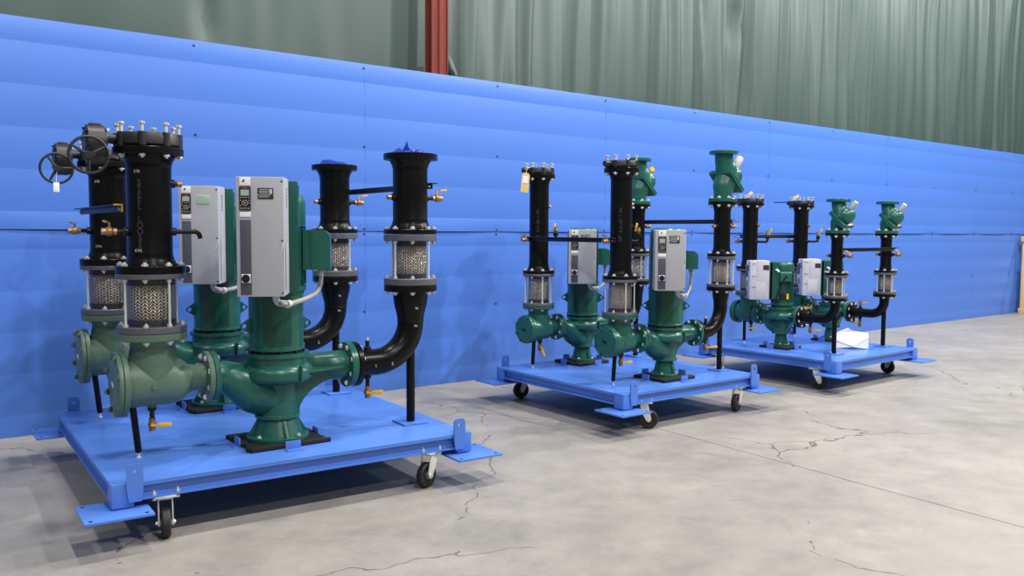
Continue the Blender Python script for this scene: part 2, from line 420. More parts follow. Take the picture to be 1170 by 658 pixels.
def strainer(c, P, v, row, where):
    z = P['zs']; k = P['key']
    t = thing('suction_strainer', f"{'sage' if k=='A' else 'dark'} green strainer casting with round bolted cover, {where}", 'strainer', c['f']((P['uin'], v, DZ)), c['a'], 'suction strainers')
    h = z-DZ; rs = P['rs']; sc = P['scol']
    zt = P['zg'][0]-DZ
    def body(g):
        x1 = P['so']-.02
        xe = min(x1-.05, rs*1.0)
        g.lathe([(rs, P['covx']+.045), (rs, xe*.55), (rs*.97, xe*.8), (rs*.86, xe*1.08), (P['ro']*1.08, xe*1.35), (P['ro'], xe*1.5), (P['ro'], P['so']+.012)], 48, T(0, 0, h) @ XAX)
        g.lathe([(0, h-.002), (rs*.995, h), (rs*.99, h+rs*.6), (rs*.93, h+rs*1.05), (rs*.87, h+rs*1.45), (rs*.87, zt-.03), (rs*.93, zt-.008), (rs*.97, zt+.002)], 48, cap=False)
        g.cyl((-.02, -rs+.004, h-.01), (-.02, -rs-.004, h-.01), .014, seg=14)
        g.cyl((-.01, 0, h-rs+.01), (-.01, 0, h-rs-.008), .024, seg=14)
        return g
    part('body', ('sb', k), body, sc, t, sharp=30)
    part('top_flange', ('stf', k), lambda g: flange_mesh(g, P['rf'], P['zg'][1]-P['zg'][0]), sc, t, (0, 0, zt))
    cx = P['covx']
    part('cover_flange', ('scf', k), lambda g: flange_mesh(g, P['rcov'], .026, XAX), sc, t, (cx+.027, 0, h))
    cv = part('cover', ('scv', k), lambda g: g.lathe([(0, 0), (P['rcov']*.75, .0), (P['rcov']*.78, .003), (P['rcov']-.004, .004), (P['rcov']-.002, .008), (P['rcov']-.002, .024)], 48, XAX), sc, t, (cx, 0, h))
    part('badge', ('sbdg', k), lambda g: (g.box((0, 0, 0), (.003, .045, .02), bev=.001)), 'white' if k == 'A' else 'keyblk', cv, (-.002, 0, .0), (R(18), 0, 0))
    bolts(cv, 8, P['rcov']*.87, .0, .009 if k == 'A' else .0065, 'x', up=False, matl=sc, name='cover_bolt')
    part('outlet_flange', ('sof', k), lambda g: flange_mesh(g, P['rfo'], .028, XAX), sc, t, (P['so']-.002, 0, h))
    bolts(t, 8, P['rfo']*.83, P['so']-.003, .0092 if k == 'A' else .008, 'x', up=False, cz=h)
    bolts(t, 8, P['rf']*.86, zt-.001, .0095 if k == 'A' else .0075, 'z', up=False, skip=() if True else ())
    # leaning support leg with its jack screw
    ly = .05 if k == 'A' else .03
    top = Vector((-.105, 0, h-rs+.012)) if k == 'A' else Vector((-.045, .0, h-rs+.01)); bot = Vector((-.072, .045, .033)) if k == 'A' else Vector((-.05, .01, .035))
    lg = part('support_leg', ('sleg', k), lambda g: (g.cyl(top, bot, .0175 if k == 'A' else .0165, seg=20), g.cyl(bot, bot+(bot-top).normalized()*.006, .012, seg=12))[0], 'black', t, label='black painted pipe leg')
    part('jack_screw', ('sjs', k), lambda g: (g.cyl(bot, (bot.x, bot.y, .003), .006, seg=8), g.cyl((bot.x, bot.y, 0.0), (bot.x, bot.y, .005), .014, seg=12), g.cyl(bot+(top-bot).normalized()*-.003, bot+Vector((0, 0, -.014)), .011, seg=6))[0], 'steel', lg)
    # drain
    if k == 'A': ball_valve(t, (-.01, 0, h-rs-.004), (0, 0, -1), .062, 1.0, (1, -.25, 0.02), .10, 'yellow')
    elif k == 'B':
        ball_valve(t, (.02, 0, h-rs-.004), (0, 0, -1), .034, .95, (.35, -.1, -.9) if row == 'rear' else (1, -.3, 0), .085, 'yellow')
    else: ball_valve(t, (.04, 0, h-rs-.004), (0, 0, -1), .034, .95, (1, .2, 0), .1, 'brass' if row == 'rear' else 'yellow')
    return t

def flex(c, P, u, v, zA, zB, br, rf, where, which, k):
    t = thing('flexible_connector', f"braided metal flexible connector {which} {where}", 'connector', c['f']((u, v, zA[0])), c['a'], 'braided flexible connectors')
    z0 = zA[0]
    lo = part('lower_flange', ('ffl', k, which), lambda g: flange_mesh(g, rf, zA[1]-zA[0]), 'greyflange', t)
    up = part('upper_flange', ('ffu', k, which), lambda g: flange_mesh(g, rf, zB[1]-zB[0]), 'greyflange', t, (0, 0, zB[0]-z0))
    rb = br[2]; a = br[0]-z0; b = br[1]-z0
    part('braided_hose', ('fbr', k, which), lambda g: g.lathe([(rb*.95, a), (rb*.985, a+.01), (rb*1.01, a+(b-a)*.3), (rb*1.015, a+(b-a)*.5), (rb*1.01, a+(b-a)*.7), (rb*.985, b-.01), (rb*.95, b)], 64), 'braid', t)
    part('end_collar', ('fc1', k, which), lambda g: g.lathe([(rb*1.0, zA[1]-z0-.001), (rb*1.0, a+.012), (rb*.9, a+.014)], 48), 'collar', t)
    part('end_collar', ('fc2', k, which), lambda g: g.lathe([(rb*.9, b-.014), (rb*1.0, b-.012), (rb*1.0, zB[0]-z0+.001)], 48), 'collar', t)
    rc = rf*.87; r = .0065 if k == 'A' else .005
    rods = (1, 3, 5, 7)  if k == 'A' else (1, 2, 3, 5, 6, 7)
    rods = (0, 2, 4, 6) if (k == 'A') else rods
    off = 22.5
    # rods where the photo shows them
    zl = zA[1]-z0; zu = zB[0]-z0
    def rod(g):
        g.cyl((0, 0, zl-.01), (0, 0, zu+.012), r, seg=10)
        for q in (zl, zu-.015): g.lathe([(r*2.0, q), (r*2.0, q+.014)], 6)
        return g
    for i in range(8):
        an = R(off+45*i); x, y = rc*math.cos(an), rc*math.sin(an)
        if i in rods: part('tie_rod', ('frod', k, which), rod, 'steel', t, (x, y, 0))
        else:
            part('bolt', ('fb1', k), lambda g: (g.lathe([(r*2.1, 0), (r*2.1, .012)], 6), g.cyl((0, 0, 0), (0, 0, .02), r, seg=8))[0], 'steel', t, (x, y, zl))
            part('bolt', ('fb2', k), lambda g: (g.lathe([(r*2.1, -.012), (r*2.1, 0)], 6), g.cyl((0, 0, 0), (0, 0, -.02), r, seg=8))[0], 'steel', t, (x, y, zu))
    return t

def text_part(parent, body, loc, rot, size, matl='mark', ext=.0006, name='painted_mark', align='CENTER'):
    cu = bpy.data.curves.new(name, 'FONT'); cu.body = body; cu.size = size; cu.extrude = ext; cu.align_x = align; cu.align_y = 'CENTER'
    o = bpy.data.objects.new(name, cu); COL.objects.link(o)
    bpy.context.view_layer.update()
    dg = bpy.context.evaluated_depsgraph_get()
    me = bpy.data.meshes.new_from_object(o.evaluated_get(dg)); me.materials.clear(); me.materials.append(M[matl])
    bpy.data.objects.remove(o); bpy.data.curves.remove(cu)
    n = bpy.data.objects.new(name, me); COL.objects.link(n); n.parent = parent; n.location = loc; n.rotation_euler = rot
    return n
def bend_on_cyl(o, r):
    """wrap a flat part (x right, y up, z out) standing in its own space around a cylinder of radius r"""
    for v in o.data.vertices:
        a = v.co.x/r; q = r+v.co.z
        v.co = Vector((q*math.sin(a), -q*math.cos(a), v.co.y))
    return o

def spool(name, c, P, u, v, z0, z1, fl0, fl1, r, rf, label, k, flare=True):
    t = thing(name, label, 'pipe', c['f']((u, v, z0)), c['a'], 'black vertical pipe spools')
    h = z1-z0
    rr = min(r*1.2, rf*.78)
    prof = [(r*.9, 0.001), (rr, .001), (rr, fl0+.004), (r*1.07, fl0+.03), (r, fl0+.058), (r*1.01, fl0+.061), (r, fl0+.064), (r, h-fl1-.064), (r*1.01, h-fl1-.061), (r, h-fl1-.058), (r*1.07, h-fl1-.03), (rr, h-fl1-.004), (rr, h-.001), (r*.9, h-.001)]
    part('pipe', ('spp', name, k, round(h, 3)), lambda g: g.lathe(prof, 56), 'black', t, sharp=50)
    part('flange', ('spf', rf, round(fl0, 3)), lambda g: flange_mesh(g, rf, fl0), 'black', t)
    part('flange', ('spf', rf, round(fl1, 3)), lambda g: flange_mesh(g, rf, fl1), 'black', t, (0, 0, h-fl1))
    return t

def butterfly(c, P, v, row, where):
    k = P['key']; z0, z1 = P['zbv']; rf = P['rf']
    lab = {'A': 'butterfly valve with gear box and handwheel', 'B': 'black butterfly valve with short stem', 'C': 'black butterfly valve' + (' with side lever' if row == 'rear' else ' with small stem')}[k]
    t = thing('butterfly_valve', f"{lab}, {where}", 'valve', c['f']((P['uin'], v, z0)), c['a'], 'butterfly valves')
    h = z1-z0; rb = rf*.90
    def body(g):
        g.lathe([(rb*.80, 0), (rb*.96, .0), (rb*1.02, h*.15), (rb*1.02, h*.75), (rb*.97, h), (rb*.62, h), (rb*.60, h-.02), (rb*.60, .0)], 56)
        for i in range(8):
            a = R(22.5+45*i); g.cyl((rf*.87*math.cos(a), rf*.87*math.sin(a), .0), (rf*.87*math.cos(a), rf*.87*math.sin(a), h), rf*.118, seg=16)
        g.lathe([(0, h*.45), (rb*.60, h*.45), (rb*.60, h*.55), (0, h*.55)], 40)
        g.lathe([(rf*.3, 0), (rf*.3, -.001)], 12)
        g.cyl((-rb*.8, 0, h*.5), (-rb-.045, 0, h*.5), .024 if k == 'A' else .022, seg=16)
        return g
    part('valve_body', ('bfb', k), body, 'blackmatte', t)
    bolts(t, 8, rf*.87, h+P['zbt']-.012, .0092 if k == 'A' else .0088, 'z', stud=P['zbt']-.012)
    bolts(t, 8, rf*.87, -(P['ztf'][1]-P['ztf'][0])-.004, .0092 if k == 'A' else .0088, 'z', up=False)
    if k == 'A':
        part('stem', ('bst', k), lambda g: g.cyl((-.18, 0, h*.5), (-.30, 0, h*.5), .0185, seg=16), 'blackmatte', t)
        gx = -.25; gz = h*.5-.026
        def gear(g):
            g.lathe([(.078, -.045), (.09, -.040), (.09, .036), (.082, .045)], 40, T(gx, 0, gz) @ XAX)
            g.box((gx, 0, gz-.05), (.078, .12, .10), bev=.012)
            g.box((gx, 0, gz+.088), (.055, .05, .02), bev=.006)
            g.lathe([(.06, -.052), (.068, -.045)], 32, T(gx, 0, gz) @ XAX)
            return g
        gb = part('gear_box', ('bgb',), gear, 'blackmatte', t, label='black gear box with round top')
        for i in range(6):
            a = R(15+60*i)
            part('bolt', ('gbb',), lambda g: g.lathe([(.007, 0), (.007, .008)], 6), 'pipeiron', gb, (gx-.045, .075*math.cos(a), gz+.075*math.sin(a)), (0, -PI/2, 0))
        for yy, zz in ((-.06, .06), (-.06, -.055)):
            part('bolt', ('gbs',), lambda g: g.lathe([(.011, 0), (.011, .012)], 6), 'steel', gb, (gx+.045, yy, gz+zz), (0, PI/2, 0))
        wx = -.305; wy = -.17; wz = (1.80-z0)
        part('wheel_shaft', ('bws',), lambda g: g.cyl((wx+.02, -.03, wz+.005), (wx+.02, wy-.01, wz+.005), .012, seg=12), 'blackmatte', t)
        def wheel(g):
            m = T(wx, wy, wz) @ RX(PI/2)
            g.torus(.087, .0075, m, 48, 10)
            g.lathe([(.018, -.014), (.02, 0), (.018, .014)], 20, m)
            a0 = R(60) if row == 'front' else R(87)
            for i in range(3):
                a = a0+i*2*PI/3
                p = m @ Vector((.015*math.sin(a), .015*math.cos(a), 0)); q = m @ Vector((.087*math.sin(a), .087*math.cos(a), 0))
                g.tube([p, q], [.0085, .0065], 8)
            return g
        hw = part('handwheel', ('bhw', row), wheel, 'blackmatte', t, label='three spoke black handwheel')
        if row == 'rear':
            tg = part('tag', None, lambda g: g.box((wx-.005, wy-.012, wz-.112), (.032, .002, .056), bev=.001), 'white', hw, label='white paper tag')
            part('string', None, lambda g: g.cyl((wx-.005, wy-.012, wz-.085), (wx-.0, wy-.006, wz-.02), .0012, seg=6), 'white', tg)
    else:
        part('stem', ('bst', k), lambda g: g.lathe([(.026, 0), (.028, .012), (.02, .03)], 16, T(-rb-.03, 0, h*.5) @ RY(-PI/2)), 'blackmatte', t)
        if k == 'C' and row == 'rear':
            part('lever', None, lambda g: (g.box((-rb-.14, 0, h*.5+.012), (.20, .022, .012), bev=.004),)[0], 'blackmatte', t, label='dark lever sticking out to the left')
        if k == 'B' and row == 'rear' or k == 'C':
            s_ = 1. if k == 'B' else .8
            if k == 'B':
                tg = part('tag', None, lambda g: g.prism([(-.034, -.085), (.034, -.09), (.036, .06), (.02, .078), (-.018, .08), (-.034, .06)], .002, RX(PI/2)), 'tagyel', t, (-rb-.055, -.03, -.075), (0, R(5), R(-30)), label='yellow shipping tag')
                part('sticker', None, lambda g: g.box((0, -.002, .02), (.045, .002, .06)), 'white', tg)
                part('string', None, lambda g: g.tube([(0, 0, .07), (.01, .01, .12), (.05, .03, .125)], .0015, 6, 4), 'white', tg)
            else:
                part('tag', None, lambda g: g.box((0, 0, 0), (.085, .003, .035), bev=.001), 'tagyel', t, (.0 if row == 'front' else -.06, -.03, h+.04), (0, R(-38 if row == 'front' else -25), R(50)), label='yellow paper tag')
    return t

def inlet_things(c, P, v, row, where):
    k = P['key']
    strainer(c, P, v, row, where)
    flex(c, P, P['uin'], v, P['zf1'], P['zf2'], P['br'], P['rf'], where, 'above the strainer,', k)
    z0, z1 = P['zb'][0], P['ztf'][1]
    t = spool('inlet_pipe', c, P, P['uin'], v, z0, z1, P['zb'][1]-P['zb'][0], P['ztf'][1]-P['ztf'][0], P['rp'], P['rf'], f"tall black pipe under a butterfly valve, {where}", k)
    r = P['rp']
    bolts(t, 8, P['rf']*.87, P['zb'][1]-z0, .0095 if k == 'A' else .0085, 'z')
    if k == 'A':
        zz = 1.432-z0
        ball_valve(t, (-r+.004, 0, zz), (-1, 0, 0), .055, 1.05, (-.45, 0, .12), .035, 'brass')
        def el(g):
            g.cyl((0, 0, -.01), (0, 0, .024), .021, bev=.002); g.tube([(0, 0, 0), (0, 0, .1), (0, 0, .125), (.014, 0, .142), (.036, 0, .148)], .0125, 14, 5)
            return g
        part('elbow_nipple', ('eln',), el, 'pipeiron', t, (r-.004, 0, zz), (PI, PI/2, 0) if False else (0, PI/2, PI) if False else Matrix(((0, 0, 1), (0, 1, 0), (1, 0, 0))).to_euler() if False else (0, PI/2, 0))
        ball_valve(t, (r-.004, 0, 1.682-z0), (1, 0, 0), .03, .8, body=False)
        part('brass_plug', ('bpl',), lambda g: g.cyl((0, 0, 0), (0, 0, .028), .015, seg=8, bev=.002), 'brass', t, (r+.026, 0, 1.682-z0), (0, PI/2, 0))
        m = text_part(t, 'E70', (0, 0, 0), (0, 0, 0), .022); bend_on_cyl(m, r+.0005); m.location = (0, 0, 1.735-z0); m.rotation_euler = (0, 0, R(-43))
        m = text_part(t, 'E795', (0, 0, 0), (0, 0, 0), .02); bend_on_cyl(m, r+.0005); m.location = (0, 0, 1.335-z0); m.rotation_euler = (0, 0, R(-43))
        if row == 'front':
            for i, ch in enumerate('STEEL LOOSER'):
                if ch == ' ': continue
                m = text_part(t, ch, (0, 0, 0), (0, 0, 0), .042, 'faint', name='stencil_letter'); bend_on_cyl(m, r+.0003); m.location = (0, 0, 1.68-z0-i*.031); m.rotation_euler = (0, 0, R(-37))
    else:
        zz = (1.372 if k == 'B' else 1.345)-z0
        rot = (0, 0, 0)
        ball_valve(t, (-r+.004, 0, zz), (-1, 0, 0), .045, .95, (-1, -.3, .15), .06, 'brass')
        def el(g):
            g.cyl((0, 0, -.01), (0, 0, .02), .019, bev=.002); g.tube([(0, 0, 0), (0, 0, .09), (-.012, 0, .108), (-.04, 0, .112)] if k == 'B' else [(0, 0, 0), (0, 0, .12), (-.012, 0, .14), (-.05, 0, .145)], .0115, 12, 5)
            return g
        part('elbow_nipple', ('eln', k), el, 'pipeiron', t, (r-.004, 0, zz), (0, PI/2, 0))
        ball_valve(t, (r+(.107 if k == 'B' else .14), 0, zz+.04), (0, 0, 1), .012, .85, (.35, 0, 1), .07, 'yellow')
        ball_valve(t, (r-.004, 0, (1.66 if k == 'B' else 1.52)-z0), (1, 0, 0), .02, .7, body=False)
        part('brass_plug', ('bpl',), lambda g: g.cyl((0, 0, 0), (0, 0, .028), .015, seg=8, bev=.002), 'brass', t, (r+.014, 0, (1.66 if k == 'B' else 1.52)-z0), (0, PI/2, 0))
        if k == 'B':
            m = text_part(t, 'HT  4.21.20  1 PK', (0, 0, 0), (0, 0, 0), .036, 'faint', name='chalk_writing')
            for vv in m.data.vertices: vv.co = Vector((vv.co.y*-1, vv.co.x, vv.co.z))
            bend_on_cyl(m, r+.0003); m.location = (0, 0, 1.5-z0); m.rotation_euler = (0, 0, R(-45))
    butterfly(c, P, v, row, where)

def elbow(c, P, v, row, where):
    k = P['key']; ud = P['ud']; x0 = P['up']+P['ev'][0]-ud; x1 = P['up']+P['ev'][1]-ud
    t = thing('pipe_elbow', f"black pipe elbow with support post and drain valve, {where}", 'pipe elbow', c['f']((ud, v, DZ)), c['a'], 'black discharge elbows')
    z = P['zel']-DZ; re = P['rel']; Rb = min(-x1-.04, P['ztr'][0]-P['zel']-.02) if k != 'A' else .25
    Rb = min(Rb, P['ztr'][0]-P['zel'])
    pts = [(x1-.006, 0, z), (-Rb-.0, 0, z)]
    for i in range(1, 13):
        a = PI/2*i/12; pts.append((-Rb+Rb*math.sin(a), 0, z+Rb-Rb*math.cos(a)))
    zt0, zt1 = P['ztr'][0]-DZ, P['ztr'][1]-DZ; zl0 = P['zl'][0]-DZ
    rr = P['rpp']
    rads = [re]*len(pts)
    if pts[-1][2] < zt0-.005: pts.append((0, 0, zt0)); rads.append(re)
    for s_ in (.25, .5, .75, 1.):
        e = s_*s_*(3-2*s_); pts.append((0, 0, zt0+(zt1-zt0)*s_)); rads.append(re+(rr-re)*e)
    pts.append((0, 0, zl0+.004)); rads.append(rr*1.03)
    part('elbow', ('elb', k), lambda g: (g.tube(pts, rads, 36), g.torus(re+.001, .003, T(0, 0, zt0), 36, 6))[0], 'black', t, sharp=60)
    part('inlet_flange', ('elf', k), lambda g: flange_mesh(g, P['rpd']*1.0, P['ev'][1]-P['ev'][0]-.002, XAX), 'black', t, (x0+.001, 0, z))
    part('outlet_flange', ('elo', k), lambda g: flange_mesh(g, P['rfd'], P['zl'][1]-P['zl'][0]), 'black', t, (0, 0, zl0))
    bolts(t, 8, P['rpd']*.84, x1, .0092 if k == 'A' else .008, 'x', up=True, cz=z)
    bolts(t, 8, P['rfd']*.87, zl0, .0092 if k == 'A' else .008, 'z', up=False)
    rs_ = .0215 if k == 'A' else .022
    ztop = z-re*.2 if k != 'A' else z+.03
    hx = 0.0
    st = part('support_post', ('esp', k), lambda g: g.cyl((hx, 0, .006), (hx, 0, z+Rb*.3 if k == 'A' else z+Rb*.3), .0265 if k == 'A' else .0225, seg=24), 'black', t)
    part('base_plate', ('ebp', k), lambda g: g.box((hx, 0, .005), (.17, .17, .01) if k == 'A' else (.14, .14, .009), bev=.002), 'cart', st, label='square blue base plate')
    vx = {'A': 1.512-1.805, 'B': 1.30-1.49, 'C': 1.05-1.315}[k]
    ball_valve(t, (vx, 0, z-re+.006), (0, 0, -1), .07 if k == 'A' else .05, 1.05 if k == 'A' else .95, (.8, -.45, .06) if k != 'C' else (-.9, -.2, .08) if row == 'rear' else (.5, .5, 0), .1, 'yellow')
    g_ = ball_valve(t, (vx, 0, z+re-.006), (0, 0, 1), .06 if k != 'C' else .035, body=(k == 'C'), s=.8, hdir=(1, 0, .1) if row == 'rear' else (-1, 0, 0), hl=.06)
    if k != 'C': part('plug', ('tplug',), lambda g: g.cyl((0, 0, 0), (0, 0, .018), .009, seg=8), 'steel', t, (vx, 0, z+re+.054))
    if k == 'A':
        for tx, px, pz in (('1', x1+.09, z), ('2', x1+.2, z+.005)):
            m = text_part(t, tx, (px, -re-.001, pz-.012), (PI/2, 0, 0), .026)
        for pz in (.86, .97):
            m = text_part(t, 'E6', (0, 0, 0), (0, 0, 0), .02); bend_on_cyl(m, re+.004 if pz < .9 else rr-.0065); m.location = (0, 0, pz-DZ); m.rotation_euler = (0, 0, R(-5))
    return t

def check_valve(c, P, v, row, where, zbase, s):
    k = P['key']
    t = thing('check_valve', f"green angled check valve with capped stem topping the pipe, {where}", 'valve', c['f']((P['ud'], v, zbase)), c['a'], 'green check valves')
    rf = P['rfd']
    H_ = .435 if k == 'B' else .335
    q = H_/.435
    part('lower_flange', ('cvl', k), lambda g: flange_mesh(g, rf, .03), 'green', t)
    part('top_flange', ('cvt', k), lambda g: flange_mesh(g, rf, .028), 'green', t, (0, 0, H_-.028))
    w = s
    part('lower_body', ('cvb', k), lambda g: g.tube([(0, 0, .02), (.0, 0, .07*q), (.012, 0, .13*q), (.04, 0, .175*q)], [.074*w, .078*w, .095*w, .105*w], 32, 4), 'green', t, sharp=50)
    def plate(g):
        m = T(.045*w, 0, .175*q) @ RY(R(45))
        g.box((0, 0, -.0105), (.235*w, .24*w, .019), m, .006); g.box((0, 0, .0105), (.235*w, .24*w, .019), m, .006)
        return g
    part('split_flange', ('cvp', k), plate, 'green', t)
    part('upper_body', ('cvu', k), lambda g: (g.tube([(.06*w, 0, .2*q), (.035*w, 0, .28*q), (.01*w, 0, .34*q), (0, 0, H_-.02)], [.105*w, .092*w, .078*w, .076*w], 32, 4), g.sphere((.095*w, 0, .225*q), (.105*w, .1*w, .1*w)))[0], 'green', t, sharp=50)
    nk = Vector((.145*w, 0, .29*q)); d = Vector((.62, 0, .78))
    if k == 'B' and row == 'rear':
        part('stem_boss', None, lambda g: g.cyl(nk-d*.05, nk+d*.035, .03*w, .026*w, seg=20), 'green', t)
        part('sticker', None, lambda g: g.cyl(nk+d*.036, nk+d*.075, .027, seg=20), 'yellow', t, label='yellow stem cap')
        part('plug', None, lambda g: g.cyl(nk+d*.075, nk+d*.1, .012, seg=8), 'brass', t)
    else:
        part('stem_boss', ('cvs', k), lambda g: g.cyl(nk-d*.05, nk+d*.02, .03*w, .026*w, seg=20), 'green', t)
        part('stem_cap', ('cvc', k), lambda g: g.lathe([(q*.030, 0), (q*.033, .02), (q*.033, .1*q), (q*.028, .112*q), (0, .118*q)], 24, T(*(nk+d*.015)) @ d.to_track_quat('Z', 'Y').to_matrix().to_4x4()), 'cap', t, label='white wrapped stem cap')
    bolts(t, 8, rf*.86, .03, .009, 'z')
    bolts(t, 8, rf*.86, -(P['ztop'][1]-P['ztop'][0])-.001, .009, 'z', up=False)
    return t

def discharge_things(c, P, v, row, where):
    k = P['key']; ud = P['ud']
    elbow(c, P, v, row, where)
    flex(c, P, ud, v, P['zfl'], P['zfu'], P['br2'], P['rfd'], where, 'above the black elbow,', k)
    z0, z1 = P['zbl'][0], P['ztop'][1]
    lab = 'black pipe with open top flange' if k == 'A' else 'black pipe under a green check valve'
    t = spool('discharge_pipe', c, P, ud, v, z0, z1, P['zbl'][1]-P['zbl'][0], P['ztop'][1]-P['ztop'][0], P['rpp'], P['rfd'], f"{lab}, {where}", k)
    r = P['rpp']
    bolts(t, 8, P['rfd']*.87, P['zbl'][1]-z0, .009 if k == 'A' else .0085, 'z')
    zz = {'A': 1.648, 'B': 1.495, 'C': 1.22}[k]-z0
    ball_valve(t, (r-.004, 0, zz), (1, 0, 0), .05, 1.05 if k == 'A' else .95, (1, -.2, .12) if k != 'C' else (-1, 0, .2) if row == 'front' else (-1, 0, .3), .07, 'yellow' if k == 'A' else 'brass' if k == 'B' else 'yellow')
    ball_valve(t, (-r+.004, 0, zz), (-1, 0, 0), .03, .8, body=False)
    part('brass_plug', ('bpl',), lambda g: g.cyl((0, 0, 0), (0, 0, .028), .015, seg=8, bev=.002), 'brass', t, (-r-.024, 0, zz), (0, -PI/2, 0))
    if k == 'A':
        f = thing('plastic_cover', f"crumpled blue plastic film over the open pipe end, {where}", 'cover', c['f']((ud, v, z1)), c['a'], 'blue film covers')
        def film(g):
            rnd = random.Random(3 if row == 'front' else 8); n, mr = 28, 7; rings = []
            for j in range(mr+1):
                rr = r*1.12*j/mr; ring = []
                for i in range(n):
                    a = 2*PI*i/n
                    hgt = .008+(.016*math.sin(3*a+j)+.014*rnd.random())*(1-j/mr*.7)
                    if row == 'front' and 100 < a*180/PI < 190 and 2 < j < 6: hgt += .018*(1-abs(j-4)/2.5)
                    if row != 'front' and 150 < a*180/PI < 260 and 2 < j < 6: hgt += .018
                    if j == mr: hgt = .002
                    ring.append(g.b.verts.new((rr*math.cos(a), rr*math.sin(a), hgt)))
                if j == 0:
                    for x in ring[1:]: g.b.verts.remove(x)
                    ring = [ring[0]]
                rings.append(ring)
            for a_, b_ in zip(rings, rings[1:]):
                for i in range(n):
                    j = (i+1) % n
                    if len(a_) == 1: g.b.faces.new((a_[0], b_[i], b_[j]))
                    else: g.b.faces.new((a_[i], a_[j], b_[j], b_[i]))
            if row == 'front':
                g.box((P['rfd']+.004, -.01, -.016), (.012, .055, .038), bev=.003)
                g.box((P['rfd']-.03, -.01, .004), (.075, .05, .004), bev=.001)
                g.prism([(-.04, 0), (.02, -.0), (.0, .03), (-.008, .062), (-.022, .03)], .004, T(-.035, -.04, .012) @ RX(PI/2))
            return g
        part('film', None, film, 'bluefilm', f)
    else:
        check_valve(c, P, v, row, where, P['ztop'][1]+.001, 1. if k == 'B' else .86)

